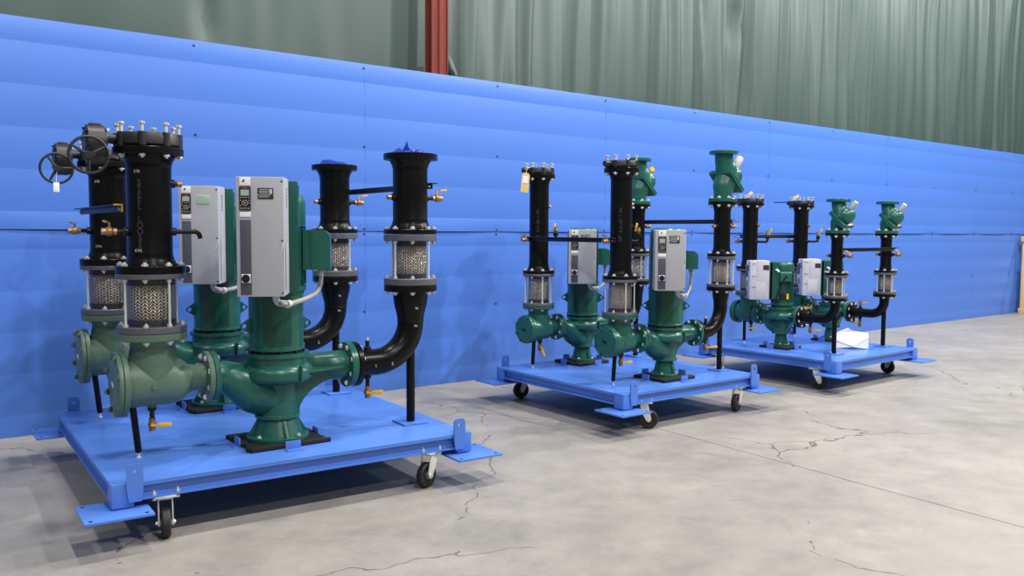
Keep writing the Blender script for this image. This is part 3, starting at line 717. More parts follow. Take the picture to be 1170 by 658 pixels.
def pump(c, P, v, row, where):
    k = P['key']; z = P['zp']-DZ; V = P['rvol']; s = V/.205
    t = thing('inline_pump', f"green vertical inline pump with grey drive box, {where}", 'pump', c['f']((P['up'], v, DZ)), c['a'], 'vertical inline pumps')
    zf = .026            # underside of foot above the deck (sits on the rubber pad)
    zped = {'A': .142, 'B': .150, 'C': .150}[k]
    rfoot = {'A': .176, 'B': .112, 'C': .085}[k]; rt = {'A': .105, 'B': .068, 'C': .055}[k]
    ztop = {'A': .516, 'B': .430, 'C': .43}[k]
    rad = {'A': .150, 'B': .140, 'C': .11}[k]
    xs, xd = P['pf'], P['pfd']
    # casing
    def casing(g):
        rc = .112*s if k != 'C' else .085
        zl = zped
        prof = [(rc*1.0, zl), (rc*1.12, zl+.003), (rc*1.12, zl+.02), (rc*1.0, zl+.024), (rc, z-.07*s), (V*.70, z-.055*s), (V*.88, z-.05*s), (V*.97, z-.036*s), (V, z-.012*s), (V*.985, z+.012*s), (V*.93, z+.03*s), (V*.84, z+.042*s), (V*.80, z+.046*s), (V*.80, ztop-.026), (V*.87, ztop-.022), (V*.87, ztop-.002), (V*.6, ztop)]
        g.lathe(prof, 56)
        # suction scoop bending down under the volute
        q = xs[1]
        g.tube([(q-.012, 0, z), (q*.86, 0, z-.005), (q*.62, 0, z-.05*s), (q*.40, 0, z-.105*s), (q*.2, 0, z-.135*s), (0, 0, z-.135*s)], [.078*s, .085*s, .105*s, .12*s, .115*s, .10*s], 32, 5)
        g.prism([(q+.005, z+.035*s), (q+.005, z-.02), (-.02, z-.03), (-.02, z+.035*s)], .13*s, RX(PI/2))
        # discharge horn and its web
        g.tube([(0, .085*s, z+.0), (xd[0]*.35, .08*s, z), (xd[0]*.62, .045*s, z), (xd[0]*.85, .01, z), (xd[0]+.012, 0, z)], [.05*s, .062*s, .08*s, .086*s, .084*s], 32, 5)
        web = [(rc*.6, zl+.02), (rc*1.0, zl+.02)]
        for i in range(1, 9):
            a = PI/2*i/8; ex = xd[0]*.95
            web.append((rc+(ex-rc)*(1-math.cos(a))**.9, zl+.02+(z-.06*s-zl-.02)*math.sin(a)**1.0))
        web += [(xd[0]*.95, z), (rc*.6, z)]
        g.prism(web, .09*s, RX(PI/2) @ Matrix.Scale(1, 4))
        g.prism([(V*.6, -.16*s), (xd[0], -.085*s), (xd[0], .085*s), (V*.5, .17*s)], .012, T(0, 0, z+.002))
        g.box((V*.35, -V*.93, z), (.012, .035, .09*s), bev=.004)
        return g
    part('casing', ('pcs', k), casing, 'green', t, sharp=45)
    part('suction_flange', ('psf', k), lambda g: flange_mesh(g, P['rfo'], xs[1]-xs[0], XAX), 'green', t, (xs[0], 0, z))
    part('discharge_flange', ('pdf', k), lambda g: flange_mesh(g, P['rpd'], xd[1]-xd[0], XAX), 'green', t, (xd[0], 0, z))
    bolts(t, 8, P['rfo']*.83, xs[1], .0092 if k == 'A' else .008, 'x', up=True, cz=z)
    bolts(t, 8, P['rpd']*.84, xd[0], .0092 if k == 'A' else .008, 'x', up=False, cz=z)
    def ped(g):
        g.lathe([(rfoot, zf), (rfoot, zf+.016), (rfoot*.97, zf+.019), (rt*1.35, zf+.022)], 48)
        g.lathe([(rfoot*.80, zf+.018), (rt*1.02, zped+.002)], 4, RZ(R(45)), cap=True) if False else g.lathe([(rfoot*.82, zf+.018), (rt*1.0, zped+.003)], 48)
        for i in range(4):
            a = R(90*i)
            g.prism([(rt*.7, zf+.018), (rfoot*.97, zf+.018), (rt*1.08, zped), (rt*.7, zped)], .014 if k == 'A' else .010, RZ(a) @ RX(PI/2))
        return g
    pd = part('pedestal', ('ppd', k), ped, 'green', t)
    bolts(pd, 4, rfoot*.86, zf+.018, .007, 'z', off=30, matl='steel')
    # adapter / guard
    za1 = {'A': .86, 'B': .75, 'C': .47}[k]
    part('dark_gap_ring', ('pgr', k), lambda g: g.lathe([(rad*.96, ztop-.001), (rad*.96, ztop+.014)], 40), 'gapcord', t)  # shade of the open gap above the casing, put in as a black ring
    if k != 'C':
        part('motor_bracket', ('pmb', k), lambda g: (g.lathe([(rad*1.02, ztop+.013), (rad*1.04, ztop+.015), (rad*1.04, ztop+.026), (rad, ztop+.03), (rad, za1-.02), (rad*1.04, za1-.015), (rad*1.04, za1)], 56),)[0], 'green', t)
        bolts(t, 10, rad*.99, ztop+.001, .006, 'z', off=8, matl='blackmatte')
        ga = -107 if k == 'A' else -140
        for j, aa in enumerate((ga, ga+180)):
            w_ = 30 if k == 'A' else 27
            def gd(g):
                n = 14; zz0, zz1 = ztop+.05, za1-.03; rr = rad+.004
                vs = [[g.b.verts.new(((rr+o)*math.cos(R(aa+w_*(2*i/n-1))), (rr+o)*math.sin(R(aa+w_*(2*i/n-1))), zq)) for o, zq in ((0, zz0), (0, zz1))] for i in range(n+1)]
                vi = [[g.b.verts.new(((rr-.006)*math.cos(R(aa+w_*(2*i/n-1))), (rr-.006)*math.sin(R(aa+w_*(2*i/n-1))), zq)) for zq in (zz0, zz1)] for i in range(n+1)]
                for i in range(n):
                    g.b.faces.new((vs[i][0], vs[i+1][0], vs[i+1][1], vs[i][1])); g.b.faces.new((vi[i][1], vi[i+1][1], vi[i+1][0], vi[i][0]))
                    g.b.faces.new((vs[i][0], vi[i][0], vi[i+1][0], vs[i+1][0])); g.b.faces.new((vs[i][1], vs[i+1][1], vi[i+1][1], vi[i][1]))
                for i in (0, n): g.b.faces.new((vs[i][0], vs[i][1], vi[i][1], vi[i][0]))
                return g
            part('mesh_guard', ('pmg', k, j), gd, 'perf', t, label='perforated green guard panel')
        for sx in (-1, 1):
            # diamond shaped lifting ear
            zc = (ztop+za1)/2+{'A': -.02, 'B': .01}[k]
            ear = [(-.01, -.055), (.055, .0-.012), (.062, .0), (.055, .012), (-.01, .055)] if True else 0
            a_ = 0 if k == 'A' else -40
            mm = RZ(R(a_)) @ T(0, 0, 0)
            m_ = (T(0, 0, 0) @ RZ(R(a_ if sx > 0 else a_+180)) @ T(rad, 0, zc) @ RX(PI/2))
            part('lifting_ear', ('per', k, sx), lambda g: g.ringplate([(x-.006, y) for x, y in ear], (.032, 0), .0135, .018, m_), 'green', t)
    phi = R({'A': -115, 'B': -133, 'C': -136}[k])
    if k == 'A': mz0, mz1, mr, tz = .86, 1.405, .168, 1.405
    elif k == 'B': mz0, mz1, mr = .75, 1.235, .138
    else: mz0, mz1, mr = .445, .90, .112
    def mot(g):
        # ribbed frame, square-ish, with domed fan cowl
        zc = mz0+(mz1-mz0)*(.68 if k != 'C' else .78)
        g.lathe([(mr*.96, mz0+.001), (mr, mz0+.004), (mr, mz0+.03), (mr*.9, mz0+.035), (mr*.9, zc-.004)], 48)
        for i in range(32):
            a = 2*PI*i/32
            g.box((mr*.94, 0, (mz0+.035+zc)/2), (mr*.12, .005, zc-mz0-.04), RZ(a))
        return g
    part('motor', ('pmo', k), mot, 'green', t)
    def cowl(g):
        zc = mz0+(mz1-mz0)*(.68 if k != 'C' else .78)
        g.lathe([(mr*.98, zc), (mr*1.0, zc+.004), (mr*1.0, mz1-.05), (mr*.97, mz1-.025), (mr*.88, mz1-.006), (mr*.7, mz1), (0, mz1+.001)], 48)
        return g
    part('fan_cowl', ('pfc', k), cowl, 'green', t, sharp=50)
    # drive box
    if k == 'A': Dn, Df, lat, w, z0, z1 = .19, .45, -.029, .242, 1.10-DZ, 1.718-DZ
    elif k == 'B': Dn, Df, lat, w, z0, z1 = .175, .42, .0, .242, .99-DZ, 1.462-DZ
    else: Dn, Df, lat, w, z0, z1 = .15, .355, .0, .242, .75-DZ, 1.153-DZ
    hz = z1-z0; dep = Df-Dn
    # drive frame: x right, y out(front), z up   (right = direction phi+90)
    ex = Vector((math.cos(phi+PI/2), math.sin(phi+PI/2), 0)); ey = Vector((math.cos(phi), math.sin(phi), 0))
    rotz = math.atan2(ex.y, ex.x)     # local +x -> ex ; local -y -> ey
    org = ey*Dn+ex*lat
    def br(g):
        pw = .286 if k == 'A' else .27 if k == 'B' else .255
        px = .026 if k == 'A' else 0
        g.box((px, .014, hz/2-.004), (pw, .03, hz-.01), bev=.006)
        g.box((px-pw/2+.006, .05, hz/2-.004), (.012, .09, hz*.92)); g.box((px+pw/2-.006, .05, hz/2-.004), (.012, .09, hz*.92))
        return g
    part('drive_bracket', ('pbr', k), br, 'dgreen', t, (org.x, org.y, z0), (0, 0, rotz))
    main = 'grey' if k != 'C' else 'whitebox'
    def dbox(g):
        g.box((0, -dep*.32, hz/2), (w, dep*.62, hz), bev=.008)
        g.box((0, -dep*.80, hz/2-.001), (w-.006, dep*.36, hz-.004), bev=.006)
        for sx in (-1, 1): g.box((sx*w/2, -dep*.45, hz*.25), (.003, dep*.5, hz*.4), bev=.001)
        return g
    d = part('drive_cabinet', ('pdb', k), dbox, main, t, (org.x, org.y, z0), (0, 0, rotz), label='grey variable speed drive cabinet')
    fy = -dep*.98-.001
    sx = -w*.5+.018+.031; sw = .054 if k == 'A' else .058
    if k != 'A': sx = -w*.5+.028+.029
    tp = hz
    part('front_strip', ('pst', k), lambda g: g.box((sx, fy, (hz-.235)/2+.012), (sw, .004, hz-.235), bev=.001), 'strip', d, label='dark vertical strip')
    lg = part('logo_label', ('plg', k), lambda g: (g.box((sx, fy-.001, hz-.028), (sw, .004, .042), bev=.001),)[0], 'white', d, label='white label with small green logo')
    part('logo', ('plgm', k), lambda g: g.prism([(-.014, -.006), (-.004, -.006), (.0, .006), (-.008, .008)], .001, T(sx, fy-.0035, hz-.026) @ RX(PI/2)), 'green', lg)
    part('panel_label', ('pll', k), lambda g: g.box((sx, fy-.001, hz-.195), (sw, .004, .026), bev=.001), 'white', d)
    kp = part('keypad', ('pkp', k), lambda g: g.box((sx, fy-.003, hz-.114), (sw+.002, .010, .118), bev=.002), 'keyblk', d, label='black keypad with display')
    part('red_stripe', ('prs', k), lambda g: g.box((sx, fy-.0085, hz-.063), (.024, .001, .007)), 'red', kp)
    part('display', ('pds', k), lambda g: g.box((sx, fy-.0085, hz-.085), (.042, .001, .030)), 'lcd', kp)
    def keys(g):
        yy = fy-.0087
        for q in range(4): g.box((sx-.0195+.013*q, yy, hz-.109), (.0075, .001, .0055)); g.box((sx-.0195+.013*q, yy, hz-.164), (.0075, .001, .0065))
        g.lathe([(.015, -.0006), (.015, .0006), (.011, .0006), (.011, -.0006)], 20, T(sx, yy, hz-.137) @ RX(PI/2), cap=False)
        g.lathe([(.005, -.0006), (.005, .0006)], 12, T(sx, yy, hz-.137) @ RX(PI/2))
        for a, b in ((-.021, -.124), (.021, -.124), (-.021, -.15), (.021, -.137)): g.box((sx+a, yy, hz+b), (.006, .001, .006))
        return g
    part('keys', ('pky', k), keys, 'conduit', kp)
    npm = 'labelgrn' if (k == 'A' and row == 'rear') else 'labelblk'
    npx = w*.5-.092
    npl = part('nameplate', ('pnp', k, npm), lambda g: g.box((npx, fy-.0005, hz-.088 if k == 'A' else hz-.075), (.078, .003, .056), bev=.001), npm, d, label='pale green nameplate' if npm == 'labelgrn' else 'black nameplate')
    part('print', ('ppr', k), lambda g: ([g.box((npx-.008, fy-.0028, (hz-.088 if k == 'A' else hz-.075)+o), (w_, .001, .003)) for o, w_ in ((.019, .045), (.010, .05), (.002, .045), (-.008, .066), (-.017, .05))], g.box((npx+.026, fy-.0028, (hz-.078 if k == 'A' else hz-.065)), (.014, .001, .024)))[1], 'mark' if npm == 'labelblk' else 'conduit', npl)
    swp = part('disconnect_switch', ('psw', k), lambda g: (g.box((sx, fy-.003, .096 if k == 'A' else .1), (.045, .006, .045), bev=.002),)[0], 'white', d, label='white plate with black rotary switch')
    part('knob', ('psk', k), lambda g: (g.lathe([(.02, 0), (.021, .01), (.018, .016)], 24, T(sx, fy-.005, .096 if k == 'A' else .1) @ RX(PI/2)), g.box((sx, fy-.024, .096 if k == 'A' else .1), (.038, .012, .01), bev=.003))[1], 'keyblk', swp)
    for zz in (hz-.025, hz*.47, .02):
        part('cover_screw', ('pcsr', k, round(zz, 3)), lambda g: g.box((w/2-.012, fy+.001, zz), (.01, .006, .007), bev=.002), 'keyblk', d)
    part('cover_ridge', ('pcr', k), lambda g: g.box((0, 0, 0), (.006, .004, .075), T(w/2-.018, fy, hz*.39) @ RY(R(17)), .001), 'whitebox', d)
    if k == 'A': part('side_lettering', ('psl', k), lambda g: [g.box((w/2+.0005, -dep*.5, hz-.06-.018*q), (.001, dep*.1, .012)) for q in range(6)][-1] and g, 'labelblk', d)
    if k == 'C':
        part('label_plate', ('pqr', k), lambda g: g.box((w/2+.0005, -dep*.14-.01, hz-.07), (.002, .06, .05)), 'labelblk', d, label='dark square label')
        for zz in (hz-.03, hz-.16, hz-.27): part('clip', ('pclp', round(zz, 3)), lambda g: g.box((w/2+.001, -dep*.78, zz), (.003, .04, .006)), 'conduit', d)
        part('vent_cable', ('pcb', k), lambda g: g.tube([(w/2-.03, -.1, -.004), (w/2-.01, -.09, -.03), (w/2+.02, -.03, -.045), (w/2+.03, .05, -.01), (w/2+.04, .12, .18), (w/2+.09, .16, .26)], .008, 10, 6), 'keyblk', d)
    # terminal box on the motor side
    tb = {'A': (1.223-DZ, 1.446-DZ, .145, .15), 'B': (1.145-DZ, 1.292-DZ, .13, .125), 'C': (.945-DZ, 1.045-DZ, .115, .055)}[k]
    tz0, tz1, tw, td = tb; th_ = tz1-tz0
    ang = {'A': -25, 'B': -43, 'C': -43}[k]
    def tbx(g):
        # domed box: x outward
        n = 8; pr = [(0, 0), (td, 0)]+[(td-.05*min(1, td/.12)+.05*min(1, td/.12)*math.cos(a), th_-.05*min(1, td/.12)+.05*min(1, td/.12)*math.sin(a)) for a in [PI/2*i/n for i in range(n+1)]]+[(0, th_)]
        g.prism(pr, tw, RX(PI/2) @ Matrix.Identity(4))
        g.prism([(td*.3, -.004), (td*.36, -.004), (td*.36, th_+.002), (td*.3, th_+.002)], tw+.01, RX(PI/2))
        return g
    tr = mr-.012
    tx, ty = tr*math.cos(R(ang)), tr*math.sin(R(ang))
    tbp = part('terminal_box', ('ptb', k), tbx, 'green', t, (tx, ty, tz0), (0, 0, R(ang)), label='green motor terminal box')
    if k != 'C':
        bx, by = (tr+td*.62)*math.cos(R(ang)), (tr+td*.62)*math.sin(R(ang))
        e = ey*(Df-.09)+ex*(w/2-.045+lat)
        pts = [Vector((bx, by, tz0-.004)), Vector((bx, by, tz0-.06)), Vector((bx*.93, by*.97, tz0-.12 if k == 'A' else z0-.0)), ((Vector((bx*.7, by*.8, 0))+e*.35)*.95+Vector((0, 0, z0-.03))), e+ex*.05+Vector((0, 0, z0-.045)), e+ex*.0+Vector((0, 0, z0-.035)), e+Vector((-.01*ex.x, -.01*ex.y, z0-.002))]
        cd = part('conduit', ('pcd', k), lambda g: g.tube(pts, .0135 if k == 'A' else .0115, 14, 8), 'conduit', t, label='grey flexible conduit')
        def fit(g):
            a, b = pts[0], pts[1]; g.cyl(a, a+Vector((0, 0, -.035)), .018, seg=8); g.cyl(a+Vector((0, 0, -.008)), a+Vector((0, 0, -.014)), .023, seg=8)
            return g
        def fit2(g):
            q = pts[4]; dd = (pts[3]-pts[4]).normalized(); g.cyl(q-dd*.012, q+dd*.02, .02, seg=10); g.tube([q, pts[5], pts[6]], .0185, 12, 5)
            return g
        part('elbow_fitting', ('pcf2', k), fit2, 'whitebox', cd)
        part('conduit_fitting', ('pcf', k), fit, 'whitebox', cd)
    else:
        part('motor_nameplate', ('pnm', k), lambda g: g.box((mr*1.0, 0, mz0+.10), (.006, .085, .06)), 'keyblk', t, rot=(0, 0, R(-43)))
        part('warning_label', ('pwl', k), lambda g: g.box((mr*1.0+.001, .028, mz0+.10), (.007, .022, .058)), 'yellow', t, rot=(0, 0, R(-43)))
        part('cable_gland', ('pcg', k), lambda g: g.cyl((mr+.02, -.07, mz1-.10), (mr+.03, -.10, mz1-.075), .012, seg=10), 'white', t, rot=(0, 0, R(-43)))
    # rubber pad under the foot
    pad = thing('rubber_pad', f"ribbed black rubber pad beneath the pump foot, {where}", 'rubber pad', c['f']((P['up'], v, DZ)), c['a'], 'rubber pads')
    pr = {'A': .205, 'B': .175, 'C': .145}[k]
    def padm(g):
        rnd = random.Random(k+row)
        n = 13
        for i in range(n):
            y = -pr+2*pr*(i+.5)/n
            e1 = pr*(1.04+.12*rnd.random()); e2 = pr*(1.02+.14*rnd.random())
            g.box(((e2-e1)/2, y, .0125), (e1+e2, 2*pr/n-.004, .025), bev=.005)
        g.box((0, 0, .012), (pr*1.98, pr*1.9, .018))
        return g
    part('pad', None, padm, 'rubber', pad, rot=(0, 0, R(2)))
    # blue retaining tabs are welded to the cart deck
    q = pr+.022-(.02 if k == 'A' else 0)
    hgt = .05
    for a in (0, 90, 180, 270):
        q2 = q+(.0 if a in (0, 180) else .02 if k == 'A' else 0)+.022
        lp = Vector((P['up'], v, DZ+ZO))+Vector((q2*math.cos(R(a)), q2*math.sin(R(a)), 0))
        part('retaining_tab', ('rtb', k), lambda g: (g.box((0, 0, hgt/2), (.008, .085 if k == 'A' else .075, hgt), bev=.001), g.box((.018, 0, .003), (.036, .085 if k == 'A' else .075, .006)))[0], 'cart', c['obj'], lp, (0, 0, R(a)))
    return t

for c in CARTS:
    P = CFG[c['n']]
    for row, v, where in ROWS[c['n']]:
        pump(c, P, v, row, where)
        inlet_things(c, P, v, row, where)
        discharge_things(c, P, v, row, where)

# ------------------------------------------------------------------ angle iron braces between the rows
def brace(c, u, v0, v1, z, side, label, yellow=None):
    t = thing('angle_iron_brace', label, 'brace', c['f']((u, (v0+v1)/2, z)), c['a'], 'black angle iron braces')
    L = v1-v0
    part('bar', None, lambda g: (g.box((0, 0, 0), (.006, L, .038), bev=.001), g.box((side*.02, 0, .016), (.04, L, .006), bev=.001))[0], 'blackmatte', t)
    if yellow is not None:
        part('yellow_end', None, lambda g: (g.box((0, 0, 0), (.0065, .012, .040)), g.box((side*.02, 0, .017), (.041, .012, .0075)))[0], 'yellow', t, (0, (-1 if yellow else 1)*L/2, 0), label='yellow painted end')
    for e in (-1, 1):
        part('u_bolt_nut', ('ubn',), lambda g: g.cyl((-.012, 0, 0), (.012, 0, 0), .009, seg=6), 'steel', t, (side*0, e*(L/2-.03), -.004))
    return t
A, B, Cc = CARTS
brace(A, .165, .49, 1.85, 1.553, -1, 'black angle iron bar joining the two inlet pipes of the nearest cart', True)
brace(A, 1.922, .36, 1.66, 1.722, 1, 'long black angle iron bar joining the two open discharge pipes of the nearest cart')
brace(B, .185, .30, 1.46, 1.378, -1, 'black angle iron bar crossing in front of a drive box on the middle cart', None)
brace(B, 1.572, .30, 1.42, 1.537, 1, 'black angle iron bar between the green valve pipes of the middle cart')
brace(Cc, .21, .40, 1.48, 1.40, -1, 'black angle iron bar between the butterfly valve pipes of the farthest cart')
brace(Cc, 1.38, .42, 1.50, 1.278, 1, 'black angle iron bar crossing the two check valve pipes of the farthest cart')

# white folded paper on the far cart deck
pp = thing('folded_paper', 'white folded paper sheet standing on the deck of the farthest cart', 'paper', Cc['f']((1.20, .99, DZ)), Cc['a'])
def paper(g):
    w, h = .33, .20
    # folded bag: back sheet and drooping front flap with crease
    P_ = [(-w/2, 0, 0), (w/2, .03, 0), (w/2, .05, h*.80), (w*.1, .07, h*.86), (-w*.08, .06, h*1.02), (-w/2, .04, h*.72)]
    F_ = [(-w/2, -.02, .0), (w/2, -.02, .0), (w/2, .0, h*.62), (w*.02, -.055, h*.10), (-w/2, .0, h*.45)]
    def sheet(pts, off):
        a = [g.b.verts.new(p) for p in pts]; b = [g.b.verts.new((p[0], p[1]+off, p[2])) for p in pts]
        n = len(pts); g.b.faces.new(a[::-1]); g.b.faces.new(b)
        for i in range(n): g.b.faces.new((a[i], a[(i+1) % n], b[(i+1) % n], b[i]))
    sheet(P_, .012)
    fl = [(-w/2, .02, h*.72), (-w*.08, .02, h*1.02), (w*.1, .03, h*.86), (w/2, .02, h*.80), (w/2, -.012, h*.60), (w*.03, -.062, h*.12), (-w/2, -.012, h*.42)]
    sheet(fl, .01)
    sheet(F_, .008)
    return g
q = part('sheet', None, paper, 'paper', pp, sharp=10)
q.rotation_euler = (0, 0, R(40)); q.location = (0, 0, .003)

# ------------------------------------------------------------------ the hall
WD, WA = 8.5262*H/1.45, .6593
wd = Vector((math.cos(WA), math.sin(WA), 0)); wn = Vector((-wd.y, wd.x, 0))     # along / behind
W0 = Vector((0, WD, 0)); KW = H/1.45
def wp(s, off, z): return W0+wd*s+wn*off+Vector((0, 0, z))
WM = Matrix.Translation(W0) @ RZ(WA)        # wall space: x along, y behind, z up
def struct(name, build, mats, sharp=38, mtx=None, parent=None):
    g = build(G()); me = g.mesh(name, mats, sharp); o = bpy.data.objects.new(name, me); COL.objects.link(o)
    if mtx is not None: o.matrix_world = mtx
    if parent is not None: o.parent = parent
    else: o['kind'] = 'structure'
    return o
# --- floor
def floor_mat():
    m = mat('worn_concrete', (150, 147, 141), .55); t = NT(m); b = t.b
    tc = t.add('ShaderNodeTexCoord'); O = tc.outputs['Object']
    def noise(sc, det=5., rough=.6, dist=0.):
        n = t.add('ShaderNodeTexNoise', _Scale=sc, _Detail=det, _Roughness=rough, _Distortion=dist); t.link(O, n.inputs['Vector']); return n.outputs['Fac']
    n1 = noise(.55, 6, .65, .4); n2 = noise(3.5, 6, .7); n3 = noise(40., 3, .6); n4 = noise(1.4, 8, .75, 1.5)
    v = t.math('MULTIPLY_ADD', n1, .55, t.math('MULTIPLY', n2, .45))
    rmp = t.add('ShaderNodeMapRange', _From_Min=.36, _From_Max=.62); t.link(v, rmp.inputs[0])
    col = t.mix(rmp.outputs[0], lin((128, 125, 119)), lin((156, 152, 145)))
    r2 = t.add('ShaderNodeMapRange', _From_Min=.58, _From_Max=.72); t.link(n4, r2.inputs[0])
    col = t.mix(t.math('MULTIPLY', r2.outputs[0], .2), col, lin((196, 193, 187)))
    r3 = t.add('ShaderNodeMapRange', _From_Min=.44, _From_Max=.30); t.link(n4, r3.inputs[0])
    col = t.mix(t.math('MULTIPLY', r3.outputs[0], .3), col, lin((104, 100, 93)))
    col = t.mix(t.math('MULTIPLY', t.math('SUBTRACT', n3, .5), .5), col, lin((90, 88, 84)))
    sp = t.add('ShaderNodeSeparateXYZ'); t.link(O, sp.inputs[0])
    # slab joints: lines n.p = c with a little wobble
    wob = t.math('MULTIPLY', t.math('SUBTRACT', noise(2.5, 4), .5), .03)
    tot = None
    for (nx, ny, cc, wdt) in JOINTS:
        dd = t.math('ABSOLUTE', t.math('ADD', t.math('ADD', t.math('MULTIPLY', sp.outputs[0], nx), t.math('MULTIPLY', sp.outputs[1], ny)), t.math('ADD', wob, -cc)))
        k = t.math('LESS_THAN', dd, wdt); tot = k if tot is None else t.math('MAXIMUM', tot, k)
    col = t.mix(t.math('MULTIPLY', tot, .75), col, lin((62, 60, 57)))
    # hairline cracks, only in patches
    vo = t.add('ShaderNodeTexVoronoi', feature='DISTANCE_TO_EDGE', _Scale=.42)
    wv = t.add('ShaderNodeTexNoise', _Scale=1.6, _Detail=4., _Roughness=.55); t.link(O, wv.inputs['Vector'])
    mx = t.add('ShaderNodeVectorMath', operation='MULTIPLY_ADD'); t.link(wv.outputs['Color'], mx.inputs[0]); mx.inputs[1].default_value = (.5, .5, .5); t.link(O, mx.inputs[2])
    t.link(mx.outputs[0], vo.inputs['Vector'])
    ck = t.math('MULTIPLY', t.math('LESS_THAN', vo.outputs['Distance'], .0019), t.math('GREATER_THAN', n1, .50))
    col = t.mix(t.math('MULTIPLY', ck, .7), col, lin((60, 57, 53)))
    t.link(col, b.inputs['Base Color'])
    t.link(t.math('MULTIPLY_ADD', n2, .3, .38), b.inputs['Roughness'])
    bp = t.add('ShaderNodeBump', _Strength=.25, _Distance=.003); t.link(n3, bp.inputs['Height']); t.link(bp.outputs[0], b.inputs['Normal'])
    return m
JOINTS = []
def joint(p, q, w=.006):
    d = Vector((q[0]-p[0], q[1]-p[1])).normalized(); n = Vector((-d.y, d.x)); JOINTS.append((n.x, n.y, n.dot(Vector(p)), w))
joint((1.349, 6.155), (2.618, 4.333))
M['floor'] = floor_mat()
fl = struct('floor', lambda g: g.box((3, 8, -.1), (44, 40, .2)), 'floor')
# --- blue sheet wall
HW = 2.985; HS = HW/2
M['wallblue'] = mat('wall_blue_sheet', (72, 116, 200), .38, 0, .035, .7, .15, 1.2)
def wallmesh(g):
    xs = []; x = -9.0
    while x < 22.0: xs.append(x); x += .123
    J0 = -1.63*KW; JS = 2.88*KW
    # profile: 10 boards a side, each board leaning slightly, stepping at the groove
    for half in (0, 1):
        zb = half*HS; n = 5
        pr = []
        pitch = HS/5; zz = zb
        edges = [zb]+[zb+pitch*(.5+i) for i in range(5)]+[zb+HS]
        if half == 0: edges = [0]+[pitch*(.52+i) for i in range(5)]+[HS]
        else: edges = [HS]+[HS+pitch*(.43+i) for i in range(5)]+[HW]
        for i in range(len(edges)-1):
            a, b_ = edges[i], edges[i+1]
            m_ = 6
            for q in range(m_+(1 if i == len(edges)-2 else 0)):
                u_ = q/m_; pr.append((a+(b_-a)*u_, -.001-.0043*(4*u_*(1-u_))))
        cols = []
        for x in xs:
            ph = ((x-J0)/(JS/2)) % 1
            bulge = -(.012*(4*ph*(1-ph))**1.3)
            c = []
            for z, y in pr:
                yy = y
                if half == 1: yy += (bulge*max(0, 1-(z-HS)/.15)**2)-.008
                c.append(g.b.verts.new((x, yy, z)))
            cols.append(c)
        for a, b_ in zip(cols, cols[1:]):
            for i in range(len(pr)-1): g.b.faces.new((a[i], b_[i], b_[i+1], a[i+1]))
    # back panel
    g.box((6.5, .06, HW/2-.005), (31.0, .06, HW-.012))
    return g
wall = struct('wall_back', wallmesh, 'wallblue', 2.5, WM)
# sheet joints and rivets
def jl(g):
    return g.box((0, 0, HW/2), (.006, .0022, HW-.02))
for i in range(-2, 7):
    x = (-1.63+2.88*i)*KW
    for h0 in (0, 1):
        part('sheet_joint', ('sj', h0), lambda g: g.box((0, 0, HS/2+h0*HS), (.002, .0012, HS-.03)), 'wallblue', wall, (x, -.0048-(.008 if h0 else 0), 0))
for i in range(-5, 13):
    x = (-.2+1.44*(i))*KW
    zs = (2.82, 2.26, 1.545, 1.455, .95) 
    for z in (2.945, 2.25, 1.512, 1.466, .76):
        part('rivet', ('rvt',), lambda g: g.lathe([(.010, 0), (.009, .004), (.004, .007), (0, .008)], 12, RX(PI/2)), 'collar', wall, (x, -.005-(.008 if z > HS else 0), z))
# --- column behind the wall
M['curtain'] = None
def column(g):
    w = .185; d = .10
    g.box((0, 0, 3.3), (w, .014, 6.6)); g.box((0, d, 3.3), (w, .014, 6.6)); g.box((0, d/2, 3.3), (.012, d, 6.6))
    for sx in (-1, 1): g.box((sx*(w/2-.004), -.012, 3.3), (.014, .014, 6.6), bev=.003)
    g.box((.012, -.014, 3.3), (.05, .016, 6.6), bev=.006)
    return g
col = struct('trim_column', column, 'redsteel', 38, WM @ T(-.80*KW, .10, 0))
# --- curtain
def curtain_mat():
    m = mat('green_grey_tarpaulin', (54, 73, 69), .5, 0, .08, 1.5, .1, 25); t = NT(m)
    return m
M['curtain'] = curtain_mat()
def curtain(g):
    rnd = random.Random(5)
    x0, x1, z0, z1 = -8., 24., 2.3, 7.6
    folds = []
    x = x0
    while x < x1:
        right = x > -.7
        wsp = rnd.uniform(.09, .34) if right else rnd.uniform(.25, .8)
        amp = rnd.uniform(.03, .10) if right else rnd.uniform(.02, .06)
        folds.append((x, wsp, amp, rnd.uniform(-.10, .10), rnd.uniform(.5, 1.5))); x += wsp*rnd.uniform(.7, 1.1)
    nx = 1300; nz = 22; cols = []
    import bisect
    fx = [f[0] for f in folds]
    for i in range(nx+1):
        x = x0+(x1-x0)*i/nx; c = []
        for j in range(nz+1):
            zz = z0+(z1-z0)*j/nz; y = .0
            k0 = bisect.bisect(fx, x)
            for k in range(max(0, k0-6), min(len(folds), k0+6)):
                f = folds[k]
                cx = f[0]+f[3]*(zz-3)*.5+.02*math.sin(zz*f[4]*2)
                d = (x-cx)/(f[1]*.42)
                if abs(d) < 3: y -= f[2]*math.exp(-d*d)*(.75+.25*math.sin(zz*f[4]+f[0]))
            y += .04*math.sin(x*.9+.6)+.015*math.sin(zz*1.7+x*2)
            # a pinched tie
            for px_, pz in ((3.83*KW, 4.25), (-2.85*KW, 3.3)):
                dd = math.hypot(x-px_, (zz-pz)*.5)
                y += .09*math.exp(-(dd/.10)**2)
            c.append(g.b.verts.new((x, y, zz)))
        cols.append(c)
    for a, b_ in zip(cols, cols[1:]):
        for j in range(nz): g.b.faces.new((a[j], b_[j], b_[j+1], a[j+1]))
    return g
